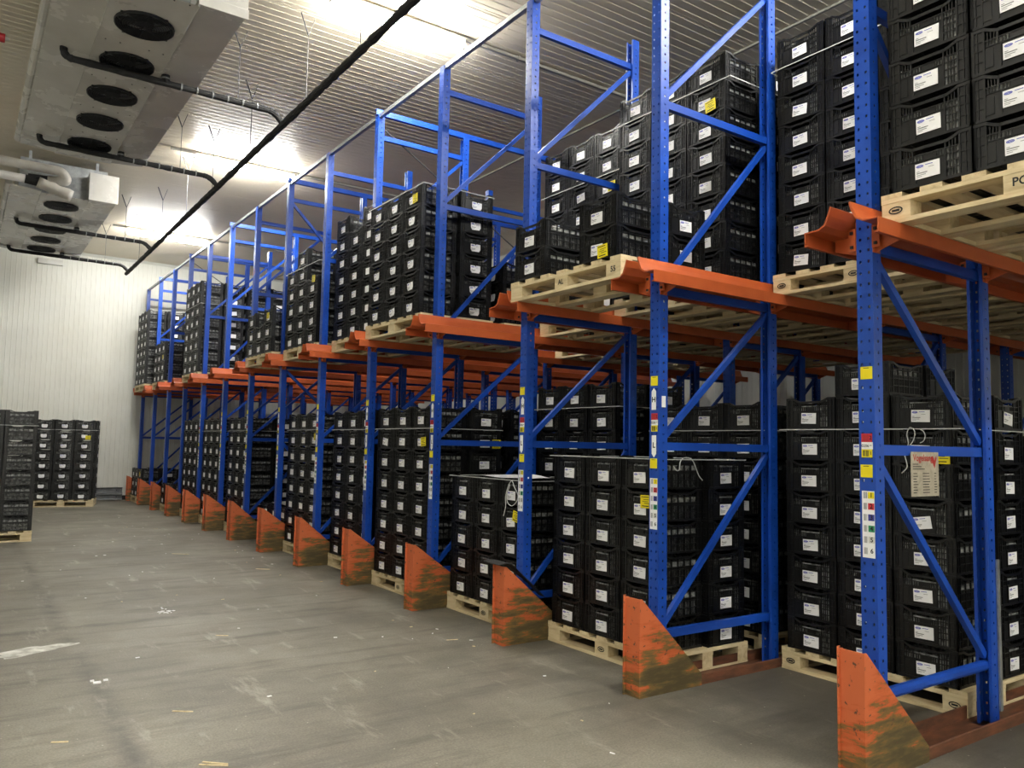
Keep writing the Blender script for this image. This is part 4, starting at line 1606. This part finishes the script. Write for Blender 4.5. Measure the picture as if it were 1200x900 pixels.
pts, rad = lumpy([(0.42, 0, -0.01), (0.86, 0.02, -0.13)], 0.082, 0.06, 0.12, 9)
b.tube(pts, rad, 14)
obj('jacket', b, t, smooth=True)
b = MB().use('foam'); b.tube([(0.26, 0, 0.005), (0.43, 0, -0.012)], 0.062, 14)
o = obj('sleeve', b, t); o['label'] = 'black foam sleeve'
# red beacon at the upper left
t = thing('alarm_beacon', 'small red beacon with white cap on the ceiling at the left edge', 'beacon', (-3.36, 7.29, 5.5), 0)
b = MB().use('red'); b.tube([(-0.30, 0, 0), (0.0, 0, -0.0)], [0.05, 0.045], 14); obj('lens', b, t)
b = MB().use('lamp_body'); b.tube([(0.0, 0, 0), (0.04, 0, 0)], [0.025, 0.012], 12); obj('cap', b, t)
b = MB().use('lamp_body'); b.box(-0.20, -0.16, -0.02, 0.02, 0.03, 0.22); obj('mount', b, t)
# flat white fitting on the far wall below the ceiling
b = MB().use('white_metal'); b.box(-2.25, -1.75, YW - 0.09, YW - 0.006, 5.34, 5.46)
o = obj('wall_box', b, bevel=0.01); tag(o, 'flat white box high on the far wall below the far cooler', 'box')

# ================================================================ FLOOR LITTER
# dried white spill and white smear
def blot(x, y, rx, ry, a, seed, label):
    r_ = random.Random(seed)
    b = MB().use('spill')
    K = 40
    pts = []
    for i in range(K):
        t = 2 * PI * i / K
        k = 1 + 0.16 * math.sin(3 * t + seed) + 0.10 * math.sin(7 * t + 2 * seed) + r_.uniform(-.07, .07)
        pts.append((rx * k * math.cos(t), ry * k * math.sin(t)))
    n = len(b.v)
    b.v += [(px, py, 0.0012) for px, py in pts] + [(px * 1.03, py * 1.03, 0.0002) for px, py in pts]
    b.f.append(tuple(range(n, n + K))); b.mi.append(0)
    for i in range(K):
        j = (i + 1) % K
        b.f.append((n + i, n + K + i, n + K + j, n + j)); b.mi.append(0)
    o = obj('dried_spill', b, loc=(x, y, 0.0003), rot=(0, 0, a))
    tag(o, label, 'spill')


blot(-3.02, 4.19, 0.24, 0.10, 0.35, 2.0, 'long white dried spill on the grey floor at the left edge')
for (x, y, l, wd, a, lb) in [(-2.453, 2.392, 0.11, 0.009, -.62, 'longest pale splinter lying alone on the open floor, lower left'),
                             (-3.04, 2.239, 0.075, 0.010, -.45, 'short pale splinter on the floor near the lower left edge'),
                             (-2.502, 1.581, 0.13, 0.008, -.62, 'pale splinter in a crossed pair at the bottom edge'),
                             (-2.49, 1.60, 0.12, 0.009, -.75, 'darker splinter in a crossed pair at the bottom edge'),
                             (-1.825, 3.984, 0.09, 0.010, -.6, 'pale splinter alone on the floor, centre left'),
                             (0.0, 2.82, 0.10, 0.007, -.7, 'pale splinter in front of the floor pallet, third bay from right'),
                             (-0.42, 3.016, 0.085, 0.008, -.3, 'pale splinter on the floor left of the third nearest guard'),
                             (-1.12, 8.55, 0.22, 0.012, -.7, 'long pale sliver on the floor in front of the sixth nearest guard'),
                             (-0.6, 6.9, 0.16, 0.02, -.7, 'pale sliver on the floor in front of the fifth nearest guard')]:
    b = MB().use('wood'); b.box(-l / 2, l / 2, -wd / 2, wd / 2, 0, 0.004)
    o = obj('wood_splinter', b, loc=(x, y, 0.0004), rot=(0, 0, a)); tag(o, lb, 'splinter', 'wood splinters on the floor')
lr = random.Random(21)
spots = [(-2.018 + lr.gauss(0, .05), 5.064 + lr.gauss(0, .07)) for _ in range(14)]
for k, (x, y) in enumerate(spots):
    b = MB().use('paper'); q = lr.uniform(.006, .016)
    b.box(-q, q, -q * .7, q * .7, 0, 0.004)
    o = obj('plastic_fleck', b, loc=(x, y, 0.0004), rot=(0, 0, lr.uniform(0, 3)))
    tag(o, 'white fleck in the small heap on the floor, left of centre', 'litter', 'heap of white flecks')
k = 0
while k < 70:
    x, y = lr.uniform(-3.0, -0.25), lr.uniform(0.6, 14)
    if lr.random() < 0.5:
        x = -0.25 - abs(lr.gauss(0, 0.6))
    q = lr.uniform(.005, .014); w_ = q * lr.uniform(.25, .8)
    b = MB().use('paper' if k % 3 else 'wood'); b.box(-q, q, -w_, w_, 0, 0.003)
    o = obj('paper_scrap', b, loc=(x, y, 0.0004), rot=(0, 0, lr.uniform(0, 3)))
    tag(o, 'tiny white scrap lying loose on the grey floor', 'litter', 'tiny white scraps on the floor')
    k += 1
for (dx, dy, q, lb) in ((0, 0, .02, 'largest'), (.05, .03, .012, 'right-hand'), (-.02, .05, .01, 'rear')):
    b = MB().use('paper'); b.box(-q, q, -q * .7, q * .7, 0, 0.008)
    o = obj('concrete_chip', b, loc=(-2.76 + dx, 3.17 + dy, 0.0004)); tag(o, lb + ' of three white chips in the broken floor joint, left of centre', 'litter', 'chips in the floor joint')

# ================================================================ LIGHT, CAMERA
M['lamp'].node_tree.nodes['Principled BSDF'].inputs['Emission Strength'].default_value = 60.0
wd = bpy.data.worlds.new('world'); S.world = wd
wd.use_nodes = True
wd.node_tree.nodes['Background'].inputs['Color'].default_value = (0.02, 0.02, 0.02, 1)
wd.node_tree.nodes['Background'].inputs['Strength'].default_value = 1.0

yaw, pit, roll, FP = 0.6072, 0.0768, 0.0195, 933.72
cd = bpy.data.cameras.new('camera')
cd.sensor_fit = 'HORIZONTAL'; cd.sensor_width = 36.0
cd.lens = FP / 1200 * 36.0
cd.clip_start = 0.05; cd.clip_end = 200
cam = bpy.data.objects.new('camera', cd)
COL.objects.link(cam)
fw = Vector((math.sin(yaw) * math.cos(pit), math.cos(yaw) * math.cos(pit), math.sin(pit)))
rt = Vector((math.cos(yaw), -math.sin(yaw), 0)); up = rt.cross(fw)
r2 = rt * math.cos(roll) + up * math.sin(roll); u2 = -rt * math.sin(roll) + up * math.cos(roll)
cam.matrix_world = Matrix(((r2.x, u2.x, -fw.x, -3.5324), (r2.y, u2.y, -fw.y, -2.1757), (r2.z, u2.z, -fw.z, 1.4482), (0, 0, 0, 1)))
S.camera = cam
S.view_settings.view_transform = 'Standard'
S.view_settings.look = 'None'
S.view_settings.exposure = 1.55
S.view_settings.gamma = 1.0
S.view_settings.use_curve_mapping = False
